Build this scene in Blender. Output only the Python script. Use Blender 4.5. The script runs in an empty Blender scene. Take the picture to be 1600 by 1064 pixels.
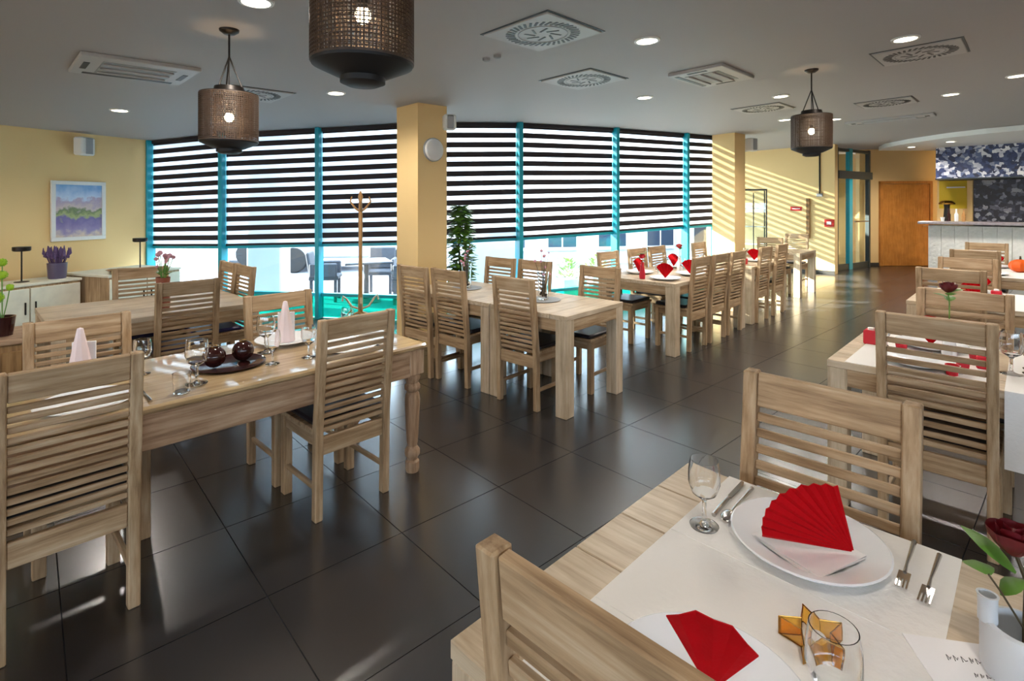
import bpy, bmesh, math, random
from mathutils import Vector, Matrix

random.seed(7)
SC = bpy.context.scene
COL = SC.collection
R_ = math.radians

# ------------------------------------------------------------------ camera, sky, sun, exposure
CAM_H = 1.56
FPX = 830.0
HOR = 320.0
cam_d = bpy.data.cameras.new('camera')
cam_d.sensor_width = 36.0
cam_d.lens = FPX / 1600 * 36.0
cam_d.shift_y = -(532 - HOR) / 1600
cam_d.clip_start = 0.05
cam = bpy.data.objects.new('camera', cam_d)
COL.objects.link(cam)
cam.location = (0, 0, CAM_H)
cam.rotation_euler = (R_(90), 0, 0)
SC.camera = cam

world = bpy.data.worlds.new('World')
SC.world = world
world.use_nodes = True
wn = world.node_tree.nodes
wn['Background'].inputs[0].default_value = (0.68, 0.83, 1.0, 1)
wn['Background'].inputs[1].default_value = 5.0

sun_d = bpy.data.lights.new('sun', 'SUN')
sun_d.energy = 22.0
sun_d.angle = R_(0.6)
sun_d.color = (1.0, 0.93, 0.80)
sun = bpy.data.objects.new('sun', sun_d)
COL.objects.link(sun)
SUN_DIR = Vector((0.95 * math.cos(R_(23)), -0.31 * math.cos(R_(23)), -math.sin(R_(23))))
sun.rotation_euler = SUN_DIR.to_track_quat('-Z', 'Y').to_euler()
sun.location = (-8, 12, 8)

vs = SC.view_settings
vs.view_transform = 'Standard'
vs.look = 'None'
vs.gamma = 1.0
vs.use_curve_mapping = False
vs.exposure = 1.52

# ------------------------------------------------------------------ materials
MATS = {}


def lin(c):
    c = c / 255.0
    return c / 12.92 if c <= 0.04045 else ((c + 0.055) / 1.055) ** 2.4


def rgb(r, g, b):
    return (lin(r), lin(g), lin(b), 1)


def newmat(name):
    m = bpy.data.materials.new(name)
    m.use_nodes = True
    nt = m.node_tree
    b = nt.nodes['Principled BSDF']
    MATS[name] = m
    return m, nt, b


def plain(name, col, rough=0.5, metal=0.0, spec=0.5, bump=0.0, bscale=40.0, var=0.0):
    m, nt, b = newmat(name)
    b.inputs['Base Color'].default_value = col
    b.inputs['Roughness'].default_value = rough
    b.inputs['Metallic'].default_value = metal
    b.inputs['Specular IOR Level'].default_value = spec
    if bump or var:
        tc = nt.nodes.new('ShaderNodeTexCoord')
        n = nt.nodes.new('ShaderNodeTexNoise')
        n.inputs['Scale'].default_value = bscale
        n.inputs['Detail'].default_value = 4
        nt.links.new(tc.outputs['Object'], n.inputs['Vector'])
        if bump:
            bp = nt.nodes.new('ShaderNodeBump')
            bp.inputs['Strength'].default_value = bump
            bp.inputs['Distance'].default_value = 0.02
            nt.links.new(n.outputs['Fac'], bp.inputs['Height'])
            nt.links.new(bp.outputs['Normal'], b.inputs['Normal'])
        if var:
            r = nt.nodes.new('ShaderNodeValToRGB')
            r.color_ramp.elements[0].position = 0.3
            r.color_ramp.elements[1].position = 0.7
            r.color_ramp.elements[0].color = tuple(max(0, c * (1 - var)) for c in col[:3]) + (1,)
            r.color_ramp.elements[1].color = tuple(min(1, c * (1 + var)) for c in col[:3]) + (1,)
            nt.links.new(n.outputs['Fac'], r.inputs['Fac'])
            nt.links.new(r.outputs['Color'], b.inputs['Base Color'])
    return m


def wood(name, axis, dark, mid, light, rough=0.55):
    m, nt, b = newmat(name)
    tc = nt.nodes.new('ShaderNodeTexCoord')
    oi = nt.nodes.new('ShaderNodeObjectInfo')
    ad = nt.nodes.new('ShaderNodeVectorMath')
    ad.operation = 'ADD'
    ml = nt.nodes.new('ShaderNodeMath')
    ml.operation = 'MULTIPLY'
    ml.inputs[1].default_value = 37.0
    nt.links.new(oi.outputs['Random'], ml.inputs[0])
    nt.links.new(tc.outputs['Object'], ad.inputs[0])
    nt.links.new(ml.outputs[0], ad.inputs[1])
    mp = nt.nodes.new('ShaderNodeMapping')
    s = [38, 38, 38]
    s['xyz'.index(axis)] = 2.6
    mp.inputs['Scale'].default_value = s
    nt.links.new(ad.outputs[0], mp.inputs['Vector'])
    n = nt.nodes.new('ShaderNodeTexNoise')
    n.inputs['Scale'].default_value = 1.0
    n.inputs['Detail'].default_value = 6
    n.inputs['Roughness'].default_value = 0.65
    nt.links.new(mp.outputs[0], n.inputs['Vector'])
    r = nt.nodes.new('ShaderNodeValToRGB')
    e = r.color_ramp.elements
    e[0].position = 0.30
    e[0].color = dark
    e[1].position = 0.72
    e[1].color = light
    k = e.new(0.5)
    k.color = mid
    nt.links.new(n.outputs['Fac'], r.inputs['Fac'])
    n2 = nt.nodes.new('ShaderNodeTexNoise')
    n2.inputs['Scale'].default_value = 5.0
    n2.inputs['Detail'].default_value = 3
    nt.links.new(ad.outputs[0], n2.inputs['Vector'])
    mx = nt.nodes.new('ShaderNodeMixRGB')
    mx.blend_type = 'MULTIPLY'
    mx.inputs['Fac'].default_value = 0.45
    r2 = nt.nodes.new('ShaderNodeValToRGB')
    r2.color_ramp.elements[0].position = 0.35
    r2.color_ramp.elements[0].color = (0.62, 0.58, 0.52, 1)
    r2.color_ramp.elements[1].position = 0.6
    r2.color_ramp.elements[1].color = (1, 1, 1, 1)
    nt.links.new(n2.outputs['Fac'], r2.inputs['Fac'])
    nt.links.new(r.outputs['Color'], mx.inputs['Color1'])
    nt.links.new(r2.outputs['Color'], mx.inputs['Color2'])
    nt.links.new(mx.outputs['Color'], b.inputs['Base Color'])
    bp = nt.nodes.new('ShaderNodeBump')
    bp.inputs['Strength'].default_value = 0.18
    bp.inputs['Distance'].default_value = 0.004
    nt.links.new(n.outputs['Fac'], bp.inputs['Height'])
    nt.links.new(bp.outputs['Normal'], b.inputs['Normal'])
    b.inputs['Roughness'].default_value = rough
    b.inputs['Specular IOR Level'].default_value = 0.35
    return m


CH = (rgb(134, 106, 76), rgb(178, 149, 114), rgb(204, 181, 150))
for ax in 'xyz':
    wood('wood_' + ax, ax, *CH)
TB = (rgb(176, 154, 126), rgb(204, 185, 157), rgb(222, 206, 182))
for ax in 'xyz':
    wood('pale_' + ax, ax, *TB, rough=0.4)
OA = (rgb(128, 98, 74), rgb(176, 144, 114), rgb(206, 180, 152))
for ax in 'xyz':
    wood('rustic_' + ax, ax, *OA, rough=0.5)
wood('rustic_top', 'x', rgb(146, 116, 78), rgb(186, 158, 116), rgb(208, 184, 144), rough=0.3)
rt = MATS['rustic_top'].node_tree.nodes['Principled BSDF']
rt.inputs['Coat Weight'].default_value = 1.0
rt.inputs['Coat Roughness'].default_value = 0.04
wood('door_wood', 'z', rgb(178, 112, 44), rgb(198, 130, 58), rgb(208, 142, 70), rough=0.4)
wood('brown_wood', 'z', rgb(104, 78, 48), rgb(146, 112, 72), rgb(168, 134, 90), rough=0.5)
plain('wall', rgb(232, 199, 140), 0.75, bump=0.08, bscale=120)
plain('ceiling', rgb(168, 164, 163), 0.6, bump=0.03, bscale=90)
plain('white_plastic', rgb(222, 222, 218), 0.4)
plain('vent_plate', rgb(176, 174, 172), 0.45)
plain('grey_plastic', rgb(150, 152, 152), 0.5)
plain('black', rgb(22, 21, 22), 0.5)
plain('black_metal', rgb(38, 33, 29), 0.42, metal=0.6)
plain('lantern_mesh', rgb(66, 50, 38), 0.5)
plain('cushion', rgb(34, 30, 38), 0.32, bump=0.1, bscale=200)
plain('cushion_navy', rgb(38, 34, 84), 0.4, bump=0.1, bscale=200)
plain('teal', rgb(16, 156, 176), 0.35)
m, nt, b = newmat('teal_panel')
out = nt.nodes['Material Output']
b.inputs['Base Color'].default_value = rgb(8, 178, 152)
b.inputs['Roughness'].default_value = 0.25
tr = nt.nodes.new('ShaderNodeBsdfTransparent')
tr.inputs[0].default_value = (0.10, 0.86, 0.74, 1)
mx = nt.nodes.new('ShaderNodeMixShader')
mx.inputs[0].default_value = 0.45
nt.links.new(tr.outputs[0], mx.inputs[1])
nt.links.new(b.outputs[0], mx.inputs[2])
nt.links.new(mx.outputs[0], out.inputs['Surface'])
plain('cloth', rgb(236, 233, 228), 0.85, bump=0.12, bscale=60)
plain('red_paper', rgb(178, 0, 12), 0.75, spec=0.12, bump=0.1, bscale=150)
plain('white_paper', rgb(240, 238, 238), 0.7)
plain('pink_paper', rgb(232, 214, 214), 0.7)
plain('ceramic', rgb(238, 240, 242), 0.12)
plain('ceramic_matt', rgb(206, 209, 212), 0.4)
plain('steel', rgb(190, 186, 182), 0.18, metal=1.0)
plain('brass', rgb(176, 130, 60), 0.25, metal=1.0)
plain('leaf', rgb(92, 136, 48), 0.45, var=0.35, bscale=14)
plain('lime', rgb(150, 190, 30), 0.5)
plain('leaf_pale', rgb(150, 172, 100), 0.5, var=0.3, bscale=14)
plain('stem', rgb(70, 58, 34), 0.6)
plain('rose', rgb(96, 3, 16), 0.5)
plain('rose_red', rgb(206, 18, 44), 0.5)
plain('lavender', rgb(92, 70, 112), 0.7, var=0.3, bscale=60)
plain('flower_pink', rgb(206, 150, 160), 0.6)
plain('purple_pot', rgb(86, 78, 104), 0.3)
plain('terracotta', rgb(150, 84, 60), 0.6)
plain('dark_glaze', rgb(50, 24, 22), 0.08)
plain('orange', rgb(226, 92, 14), 0.5)
plain('cabinet_white', rgb(226, 224, 206), 0.5, var=0.07, bscale=9)
plain('baseboard', rgb(58, 55, 52), 0.5)
plain('grout', rgb(24, 22, 22), 0.7)
plain('sign_red', rgb(190, 40, 34), 0.5)
plain('yellow', rgb(214, 182, 30), 0.6)
plain('counter_grey', rgb(140, 132, 136), 0.3, var=0.25, bscale=18)
plain('stone_white', rgb(232, 230, 224), 0.8, bump=0.9, bscale=16, var=0.06)
plain('dark_frame', rgb(36, 46, 48), 0.4)
plain('pavement', rgb(128, 132, 140), 0.9, var=0.12, bscale=1.5)
plain('render_white', rgb(186, 192, 202), 0.8)
plain('rattan', rgb(58, 62, 72), 0.7, var=0.2, bscale=30)
plain('car_white', rgb(226, 230, 236), 0.2)
plain('car_silver', rgb(150, 158, 172), 0.25)
plain('car_blue', rgb(70, 90, 130), 0.25)
plain('window_dark', rgb(46, 58, 76), 0.1)
plain('rubber', rgb(30, 30, 32), 0.8)
plain('coat_wood', rgb(178, 130, 74), 0.35)
plain('cap_black', rgb(14, 14, 15), 0.6)

# floor tile: dark satin porcelain
m, nt, b = newmat('tile')
tc = nt.nodes.new('ShaderNodeTexCoord')
n = nt.nodes.new('ShaderNodeTexNoise')
n.inputs['Scale'].default_value = 26
n.inputs['Detail'].default_value = 5
nt.links.new(tc.outputs['Object'], n.inputs['Vector'])
oi = nt.nodes.new('ShaderNodeObjectInfo')
r = nt.nodes.new('ShaderNodeValToRGB')
r.color_ramp.elements[0].position = 0.3
r.color_ramp.elements[0].color = rgb(34, 33, 35)
r.color_ramp.elements[1].position = 0.7
r.color_ramp.elements[1].color = rgb(39, 38, 41)
nt.links.new(n.outputs['Fac'], r.inputs['Fac'])
nt.links.new(r.outputs['Color'], b.inputs['Base Color'])
b.inputs['Roughness'].default_value = 0.24
b.inputs['IOR'].default_value = 2.2

# architectural glass: lets light straight through, mirrors a little
m, nt, b = newmat('pane_glass')
out = nt.nodes['Material Output']
nt.nodes.remove(b)
tr = nt.nodes.new('ShaderNodeBsdfTransparent')
tr.inputs[0].default_value = (0.93, 0.97, 0.97, 1)
gl = nt.nodes.new('ShaderNodeBsdfGlossy')
gl.inputs['Roughness'].default_value = 0.02
lw = nt.nodes.new('ShaderNodeLayerWeight')
lw.inputs['Blend'].default_value = 0.5
pw = nt.nodes.new('ShaderNodeMath')
pw.operation = 'POWER'
pw.inputs[1].default_value = 4.0
fr = nt.nodes.new('ShaderNodeMath')
fr.operation = 'MULTIPLY_ADD'
fr.inputs[1].default_value = 0.5
fr.inputs[2].default_value = 0.03
nt.links.new(lw.outputs['Facing'], pw.inputs[0])
nt.links.new(pw.outputs[0], fr.inputs[0])
mx = nt.nodes.new('ShaderNodeMixShader')
nt.links.new(fr.outputs[0], mx.inputs[0])
nt.links.new(tr.outputs[0], mx.inputs[1])
nt.links.new(gl.outputs[0], mx.inputs[2])
nt.links.new(mx.outputs[0], out.inputs['Surface'])

# sheer fabric of the blinds
m, nt, b = newmat('sheer')
out = nt.nodes['Material Output']
nt.nodes.remove(b)
tr = nt.nodes.new('ShaderNodeBsdfTransparent')
tl = nt.nodes.new('ShaderNodeBsdfTranslucent')
tl.inputs[0].default_value = (0.30, 0.30, 0.31, 1)
df = nt.nodes.new('ShaderNodeBsdfDiffuse')
df.inputs[0].default_value = (0.8, 0.8, 0.8, 1)
m1 = nt.nodes.new('ShaderNodeMixShader')
m1.inputs[0].default_value = 0.35
m2 = nt.nodes.new('ShaderNodeMixShader')
m2.inputs[0].default_value = 0.82
nt.links.new(tl.outputs[0], m1.inputs[1])
nt.links.new(df.outputs[0], m1.inputs[2])
nt.links.new(tr.outputs[0], m2.inputs[1])
nt.links.new(m1.outputs[0], m2.inputs[2])
nt.links.new(m2.outputs[0], out.inputs['Surface'])
plain('blind_dark', rgb(40, 34, 40), 0.8)


def glassmat(name, col, rough=0.0, ior=1.45):
    m, nt, b = newmat(name)
    b.inputs['Base Color'].default_value = col
    b.inputs['Transmission Weight'].default_value = 1.0
    b.inputs['Roughness'].default_value = rough
    b.inputs['IOR'].default_value = ior
    return m


glassmat('clear_glass', (0.98, 0.99, 0.99, 1))
glassmat('amber_glass', (0.95, 0.55, 0.10, 1), 0.05)
glassmat('red_glass', (0.85, 0.04, 0.06, 1), 0.05)


def emit(name, col, strength):
    m, nt, b = newmat(name)
    b.inputs['Base Color'].default_value = (0, 0, 0, 1)
    b.inputs['Emission Color'].default_value = col
    b.inputs['Emission Strength'].default_value = strength
    return m


emit('lamp_warm', (1.0, 0.86, 0.66, 1), 6.0)
emit('bulb', (1.0, 0.72, 0.42, 1), 14.0)

# mosaic print above and behind the bar
for nm, stops in (('mosaic_blue', ((0.0, rgb(24, 30, 58)), (0.45, rgb(42, 58, 104)), (0.62, rgb(84, 100, 140)), (0.78, rgb(186, 192, 208)), (1.0, rgb(236, 238, 240)))),
                  ('mosaic_dark', ((0.0, rgb(18, 18, 28)), (0.55, rgb(30, 30, 48)), (0.75, rgb(66, 68, 88)), (0.9, rgb(130, 132, 148)), (1.0, rgb(170, 172, 182))))):
    m, nt, b = newmat(nm)
    tc = nt.nodes.new('ShaderNodeTexCoord')
    nz = nt.nodes.new('ShaderNodeTexNoise')
    nz.inputs['Scale'].default_value = 14
    nt.links.new(tc.outputs['Object'], nz.inputs['Vector'])
    vm = nt.nodes.new('ShaderNodeVectorMath')
    vm.operation = 'MULTIPLY_ADD'
    vm.inputs[1].default_value = (0.06, 0.06, 0.06)
    nt.links.new(nz.outputs['Color'], vm.inputs[0])
    nt.links.new(tc.outputs['Object'], vm.inputs[2])
    v = nt.nodes.new('ShaderNodeTexVoronoi')
    v.distance = 'CHEBYCHEV'
    v.inputs['Scale'].default_value = 14
    nt.links.new(vm.outputs[0], v.inputs['Vector'])
    sx = nt.nodes.new('ShaderNodeSeparateColor')
    nt.links.new(v.outputs['Color'], sx.inputs[0])
    r = nt.nodes.new('ShaderNodeValToRGB')
    cr = r.color_ramp
    cr.elements[0].position, cr.elements[0].color = stops[0]
    cr.elements[1].position, cr.elements[1].color = stops[-1]
    for p, c in stops[1:-1]:
        el = cr.elements.new(p)
        el.color = c
    nt.links.new(sx.outputs[0], r.inputs['Fac'])
    nt.links.new(r.outputs['Color'], b.inputs['Base Color'])
    b.inputs['Roughness'].default_value = 0.35

# painted landscape on the canvas (local x across, z up, metres)
m, nt, b = newmat('canvas')
tc = nt.nodes.new('ShaderNodeTexCoord')
sp = nt.nodes.new('ShaderNodeSeparateXYZ')
nz = nt.nodes.new('ShaderNodeTexNoise')
nz.inputs['Scale'].default_value = 9
nz.inputs['Detail'].default_value = 4
nt.links.new(tc.outputs['Object'], sp.inputs[0])
nt.links.new(tc.outputs['Object'], nz.inputs['Vector'])
sub = nt.nodes.new('ShaderNodeMath')
sub.operation = 'MULTIPLY_ADD'
sub.inputs[1].default_value = 0.30
nt.links.new(nz.outputs['Fac'], sub.inputs[0])
nt.links.new(sp.outputs['Z'], sub.inputs[2])
mr = nt.nodes.new('ShaderNodeMapRange')
mr.inputs[1].default_value = -0.20
mr.inputs[2].default_value = 0.50
nt.links.new(sub.outputs[0], mr.inputs[0])
r = nt.nodes.new('ShaderNodeValToRGB')
cr = r.color_ramp
cr.elements[0].position = 0.0
cr.elements[0].color = rgb(214, 196, 176)
cr.elements[1].position = 1.0
cr.elements[1].color = rgb(120, 164, 214)
for p, c in ((0.12, rgb(150, 138, 176)), (0.34, rgb(118, 106, 160)), (0.42, rgb(170, 178, 120)), (0.50, rgb(110, 130, 90)),
             (0.56, rgb(206, 190, 186)), (0.68, rgb(176, 160, 186)), (0.74, rgb(196, 212, 232))):
    el = cr.elements.new(p)
    el.color = c
nt.links.new(mr.outputs[0], r.inputs['Fac'])
nt.links.new(r.outputs['Color'], b.inputs['Base Color'])
b.inputs['Roughness'].default_value = 0.5


# ------------------------------------------------------------------ geometry helpers
class MB:
    def __init__(self):
        self.v, self.f = [], []

    def add(self, vs_, fs_):
        o = len(self.v)
        self.v += [tuple(p) for p in vs_]
        self.f += [tuple(i + o for i in q) for q in fs_]
        return self

    def box(self, c, s, M=None):
        x, y, z = s[0] / 2, s[1] / 2, s[2] / 2
        p = [Vector((a, b_, d)) for a in (-x, x) for b_ in (-y, y) for d in (-z, z)]
        if M is not None:
            p = [M @ q for q in p]
        p = [q + Vector(c) for q in p]
        return self.add(p, [(0, 1, 3, 2), (4, 6, 7, 5), (0, 4, 5, 1), (2, 3, 7, 6), (0, 2, 6, 4), (1, 5, 7, 3)])

    def tube(self, pts, rad, n=8, cap=True):
        pts = [Vector(p) for p in pts]
        rads = rad if isinstance(rad, (list, tuple)) else [rad] * len(pts)
        rings = []
        prev = None
        for i, p in enumerate(pts):
            if i == 0:
                t = pts[1] - pts[0]
            elif i == len(pts) - 1:
                t = pts[-1] - pts[-2]
            else:
                t = pts[i + 1] - pts[i - 1]
            t.normalize()
            if prev is None:
                a = Vector((0, 0, 1)) if abs(t.z) < 0.9 else Vector((1, 0, 0))
                u = t.cross(a).normalized()
            else:
                u = (prev - t * prev.dot(t)).normalized()
            prev = u
            w = t.cross(u)
            rings.append([p + (u * math.cos(2 * math.pi * k / n) + w * math.sin(2 * math.pi * k / n)) * rads[i] for k in range(n)])
        vs_ = [q for rg in rings for q in rg]
        fs_ = []
        for i in range(len(rings) - 1):
            for k in range(n):
                a, b_ = i * n + k, i * n + (k + 1) % n
                fs_.append((a, b_, b_ + n, a + n))
        if cap:
            fs_.append(tuple(reversed(range(n))))
            fs_.append(tuple((len(rings) - 1) * n + k for k in range(n)))
        return self.add(vs_, fs_)

    def lathe(self, prof, n=24, c=(0, 0, 0), cap=True):
        vs_, fs_ = [], []
        for (r0, z) in prof:
            for k in range(n):
                a = 2 * math.pi * k / n
                vs_.append((c[0] + r0 * math.cos(a), c[1] + r0 * math.sin(a), c[2] + z))
        for i in range(len(prof) - 1):
            for k in range(n):
                a, b_ = i * n + k, i * n + (k + 1) % n
                fs_.append((a, b_, b_ + n, a + n))
        if cap:
            fs_.append(tuple(reversed(range(n))))
            fs_.append(tuple((len(prof) - 1) * n + k for k in range(n)))
        return self.add(vs_, fs_)

    def prism(self, poly, z0, z1):
        n_ = len(poly)
        vs_ = [(p[0], p[1], z0) for p in poly] + [(p[0], p[1], z1) for p in poly]
        fs_ = [tuple(reversed(range(n_))), tuple(range(n_, 2 * n_))]
        for k in range(n_):
            j = (k + 1) % n_
            fs_.append((k, j, j + n_, k + n_))
        return self.add(vs_, fs_)

    def sphere(self, c, r0, nu=14, nv=9, sc=(1, 1, 1)):
        prof = []
        for i in range(nv + 1):
            a = -math.pi / 2 + math.pi * i / nv
            prof.append((max(1e-4, math.cos(a)), math.sin(a)))
        o = len(self.v)
        self.lathe(prof, nu, (0, 0, 0))
        for i in range(o, len(self.v)):
            p = self.v[i]
            self.v[i] = (c[0] + p[0] * r0 * sc[0], c[1] + p[1] * r0 * sc[1], c[2] + p[2] * r0 * sc[2])
        return self

    def mesh(self, name, smooth=False, bevel=0.0, seg=1):
        me = bpy.data.meshes.new(name)
        me.from_pydata(self.v, [], self.f)
        bm = bmesh.new()
        bm.from_mesh(me)
        bmesh.ops.recalc_face_normals(bm, faces=bm.faces)
        if bevel:
            bmesh.ops.bevel(bm, geom=list(bm.edges), offset=bevel, segments=seg, affect='EDGES', profile=0.6)
        bm.to_mesh(me)
        bm.free()
        if smooth:
            me.shade_smooth()
            try:
                me.set_sharp_from_angle(angle=R_(40))
            except Exception:
                pass
        return me


MESH = {}


def cached(key, fn):
    if key not in MESH:
        MESH[key] = fn()
    return MESH[key]


def boxmesh(dims, mat, bevel=0.0):
    key = ('box', tuple(round(x, 4) for x in dims), mat, bevel)

    def fn():
        me = MB().box((0, 0, 0), dims).mesh('box', bevel=bevel)
        me.materials.append(MATS[mat])
        return me
    return cached(key, fn)


def link(name, me, parent=None, loc=(0, 0, 0), rot=(0, 0, 0)):
    o = bpy.data.objects.new(name, me)
    COL.objects.link(o)
    o.parent = parent
    o.location = loc
    o.rotation_euler = rot
    return o


def box(name, dims, mat, parent=None, loc=(0, 0, 0), rot=(0, 0, 0), bevel=0.0):
    return link(name, boxmesh(dims, mat, bevel), parent, loc, rot)


def part(name, mb, mat, parent=None, loc=(0, 0, 0), rot=(0, 0, 0), smooth=True, bevel=0.0):
    me = mb.mesh(name, smooth=smooth, bevel=bevel)
    me.materials.append(MATS[mat])
    return link(name, me, parent, loc, rot)


def tag(o, label=None, cat=None, group=None, kind=None):
    if label:
        o['label'] = label
    if cat:
        o['category'] = cat
    if group:
        o['group'] = group
    if kind:
        o['kind'] = kind
    return o


def thing(name, label, cat, loc=(0, 0, 0), rz=0.0, group=None, kind=None):
    o = bpy.data.objects.new(name, None)
    o.empty_display_size = 0.1
    COL.objects.link(o)
    o.location = loc
    o.rotation_euler = (0, 0, rz)
    tag(o, label, cat, group, kind)
    return o


def dup(root, loc, rz, label, group=None):
    r0 = root.copy()
    COL.objects.link(r0)
    r0.location = loc
    r0.rotation_euler = (0, 0, rz)
    r0['label'] = label
    if group:
        r0['group'] = group
    for ch in list(root.children):
        c = ch.copy()
        COL.objects.link(c)
        c.parent = r0
        for g in list(ch.children):
            d = g.copy()
            COL.objects.link(d)
            d.parent = c
    return r0


class Frame:
    """plan frame: u points a degrees to the right of the view axis, v to the left of u"""

    def __init__(self, o, a):
        self.o = o
        a = R_(a)
        self.u = (math.sin(a), math.cos(a))
        self.v = (-math.cos(a), math.sin(a))
        self.rz = math.pi / 2 - a

    def p(self, u, v, z=0.0):
        return (self.o[0] + u * self.u[0] + v * self.v[0], self.o[1] + u * self.u[1] + v * self.v[1], z)


def ceil_z(x):
    return 2.70 + 0.03 * x


def on_ceiling(px, py):
    A = FPX / (HOR - py)
    k = (px - 800) / FPX
    d = 1.14 * A / (1 - 0.03 * k * A)
    return (k * d, d, ceil_z(k * d))


def on_plane(px, py, z):
    d = FPX * (CAM_H - z) / (py - HOR)
    return ((px - 800) / FPX * d, d, z)


ROW = Frame((0.554, 1.672), 44.5)     # right-hand row of tables
LFT = Frame((-0.505, 3.127), 44.0)    # left tables
MID = Frame((0.393, 3.84), 42.0)      # middle tables
FAR = Frame((1.665, 5.42), 44.4)      # tables set with red
END = Frame((4.81, 8.87), 44.4)       # last table

# ------------------------------------------------------------------ the setting
FAC = [(-5.49, 8.09), (-4.09, 7.54), (-2.65, 7.33), (-1.20, 7.08), (0.09, 7.39), (1.58, 8.21), (2.97, 9.15), (3.66, 9.62), (4.25, 10.75), (5.42, 13.45)]
WALL0 = Vector((-6.12, 6.35))
WDIR = Vector((0.34, 0.94)).normalized()
WN = Vector((WDIR.y, -WDIR.x))

# floor: screed plus porcelain tiles
room_poly = [(-9.75, -3.4), (-5.72, 8.3)] + [(p[0], p[1] + 0.05) for p in FAC[1:]] + [(5.42, 15.2), (14.5, 15.2), (14.5, -3.4)]
fl = part('floor', MB().prism(room_poly, -0.12, -0.003), 'grout', smooth=False)
tag(fl, kind='structure')
TS = 0.61
TF = Frame((0, 0), 47.6)


def inside(p, poly):
    c = False
    j = len(poly) - 1
    for i in range(len(poly)):
        a, b_ = poly[i], poly[j]
        if (a[1] > p[1]) != (b_[1] > p[1]) and p[0] < (b_[0] - a[0]) * (p[1] - a[1]) / (b_[1] - a[1]) + a[0]:
            c = not c
        j = i
    return c


tiles = []
for i in range(-16, 32):
    for j in range(-24, 24):
        u, v = 0.707 + (i + 0.5) * TS, 3.44 + (j + 0.5) * TS
        c = TF.p(u, v)
        cor = [TF.p(u + a * TS / 2, v + b_ * TS / 2) for a in (-1, 1) for b_ in (-1, 1)]
        if not all(inside(q, room_poly) for q in cor):
            continue
        seen = 0.0
        if c[1] > 1.2:
            px = 800 + FPX * c[0] / c[1]
            py = HOR + FPX * CAM_H / c[1]
            if -60 < px < 1660 and py < 1150:
                seen = 1.0 / (c[1] ** 3)
        tiles.append((seen, c))
tiles.sort(key=lambda t: -t[0])
tile_me = boxmesh((TS - 0.004, TS - 0.004, 0.012), 'tile')
rest = MB()
for k, (s, c) in enumerate(tiles):
    if k < 290 and s > 0:
        link('tile', tile_me, fl, (c[0], c[1], -0.006), (0, 0, TF.rz))
    else:
        rest.box((c[0], c[1], -0.006), (TS - 0.004, TS - 0.004, 0.012), Matrix.Rotation(TF.rz, 3, 'Z'))
ro = part('tile_field', rest, 'tile', fl, smooth=False)
ro['kind'] = 'stuff'

# ceiling (very slightly rising to the right)
cm = MB()
npoly = len(room_poly)
cm.add([(p[0], p[1], ceil_z(p[0])) for p in room_poly] + [(p[0], p[1], ceil_z(p[0]) + 0.25) for p in room_poly],
       [tuple(range(npoly)), tuple(range(npoly, 2 * npoly))] + [(k, (k + 1) % npoly, (k + 1) % npoly + npoly, k + npoly) for k in range(npoly)])
tag(part('ceiling', cm, 'ceiling', smooth=False), kind='structure')


def wall(name, a, b_, t=0.16, z0=0.0, mat='wall', z1=None, skirting=True, side=1):
    """upright wall from a to b; thickness goes to the left of a->b"""
    a, b_ = Vector(a), Vector(b_)
    d = (b_ - a).normalized()
    nrm = Vector((-d.y, d.x)) * t * side
    q = [a, b_, b_ + nrm, a + nrm]
    mb = MB()
    top = [(z1 if z1 is not None else ceil_z(p.x) + 0.02) for p in q]
    mb.add([(p.x, p.y, z0) for p in q] + [(p.x, p.y, zz) for p, zz in zip(q, top)],
           [(3, 2, 1, 0), (4, 5, 6, 7), (0, 1, 5, 4), (1, 2, 6, 5), (2, 3, 7, 6), (3, 0, 4, 7)])
    o = tag(part(name, mb, mat, smooth=False), kind='structure')
    if skirting:
        L = (b_ - a).length
        mid = (a + b_) / 2 - Vector((-d.y, d.x)) * 0.006 * side
        s_ = box('skirting', (L, 0.012, 0.08), 'baseboard', o, (mid.x, mid.y, 0.04), (0, 0, math.atan2(d.y, d.x)))
    return o


wl0 = WALL0 - WDIR * 9.0
wall('wall_left', (wl0.x, wl0.y), (-5.49, 8.09))
wall('wall_far', (5.38, 13.52), (7.20, 11.85), t=0.30)
wall('wall_back', (8.9, 13.6), (11.8, 13.6), t=0.16)
V1 = Vector((0.714, -0.70))
U1 = Vector((0.70, 0.714))
BAR0 = Vector((9.36, 11.95))
BW0 = BAR0 + U1 * 1.6
wall('wall_bar', (BW0.x, BW0.y), (BW0.x + V1.x * 6, BW0.y + V1.y * 6), t=0.16)
tag(part('wall_entrance', MB().box((7.75, 15.3, 1.5), (4.2, 0.2, 3.2)), 'wall', smooth=False), kind='structure')
# right-hand wall, outside the frame, parallel to the row of tables
rw0 = Vector(ROW.p(11.5, -4.3)[:2])
rw1 = Vector(ROW.p(1.0, -4.3)[:2])
wall('wall_right', (rw0.x, rw0.y), (rw1.x, rw1.y), t=0.16)


tag(part('wall_rear', MB().box((2.6, -3.3, 0.60), (24.6, 0.16, 1.2)).box((2.6, -3.3, 2.45), (24.6, 0.16, 1.6)), 'wall', smooth=False), kind='structure')  # unseen wall behind the camera, its open band sized to set front fill
tag(part('wall_rear_right', MB().box((14.4, 5.5, 1.5), (0.16, 18.0, 3.3)), 'wall', smooth=False), kind='structure')


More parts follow.
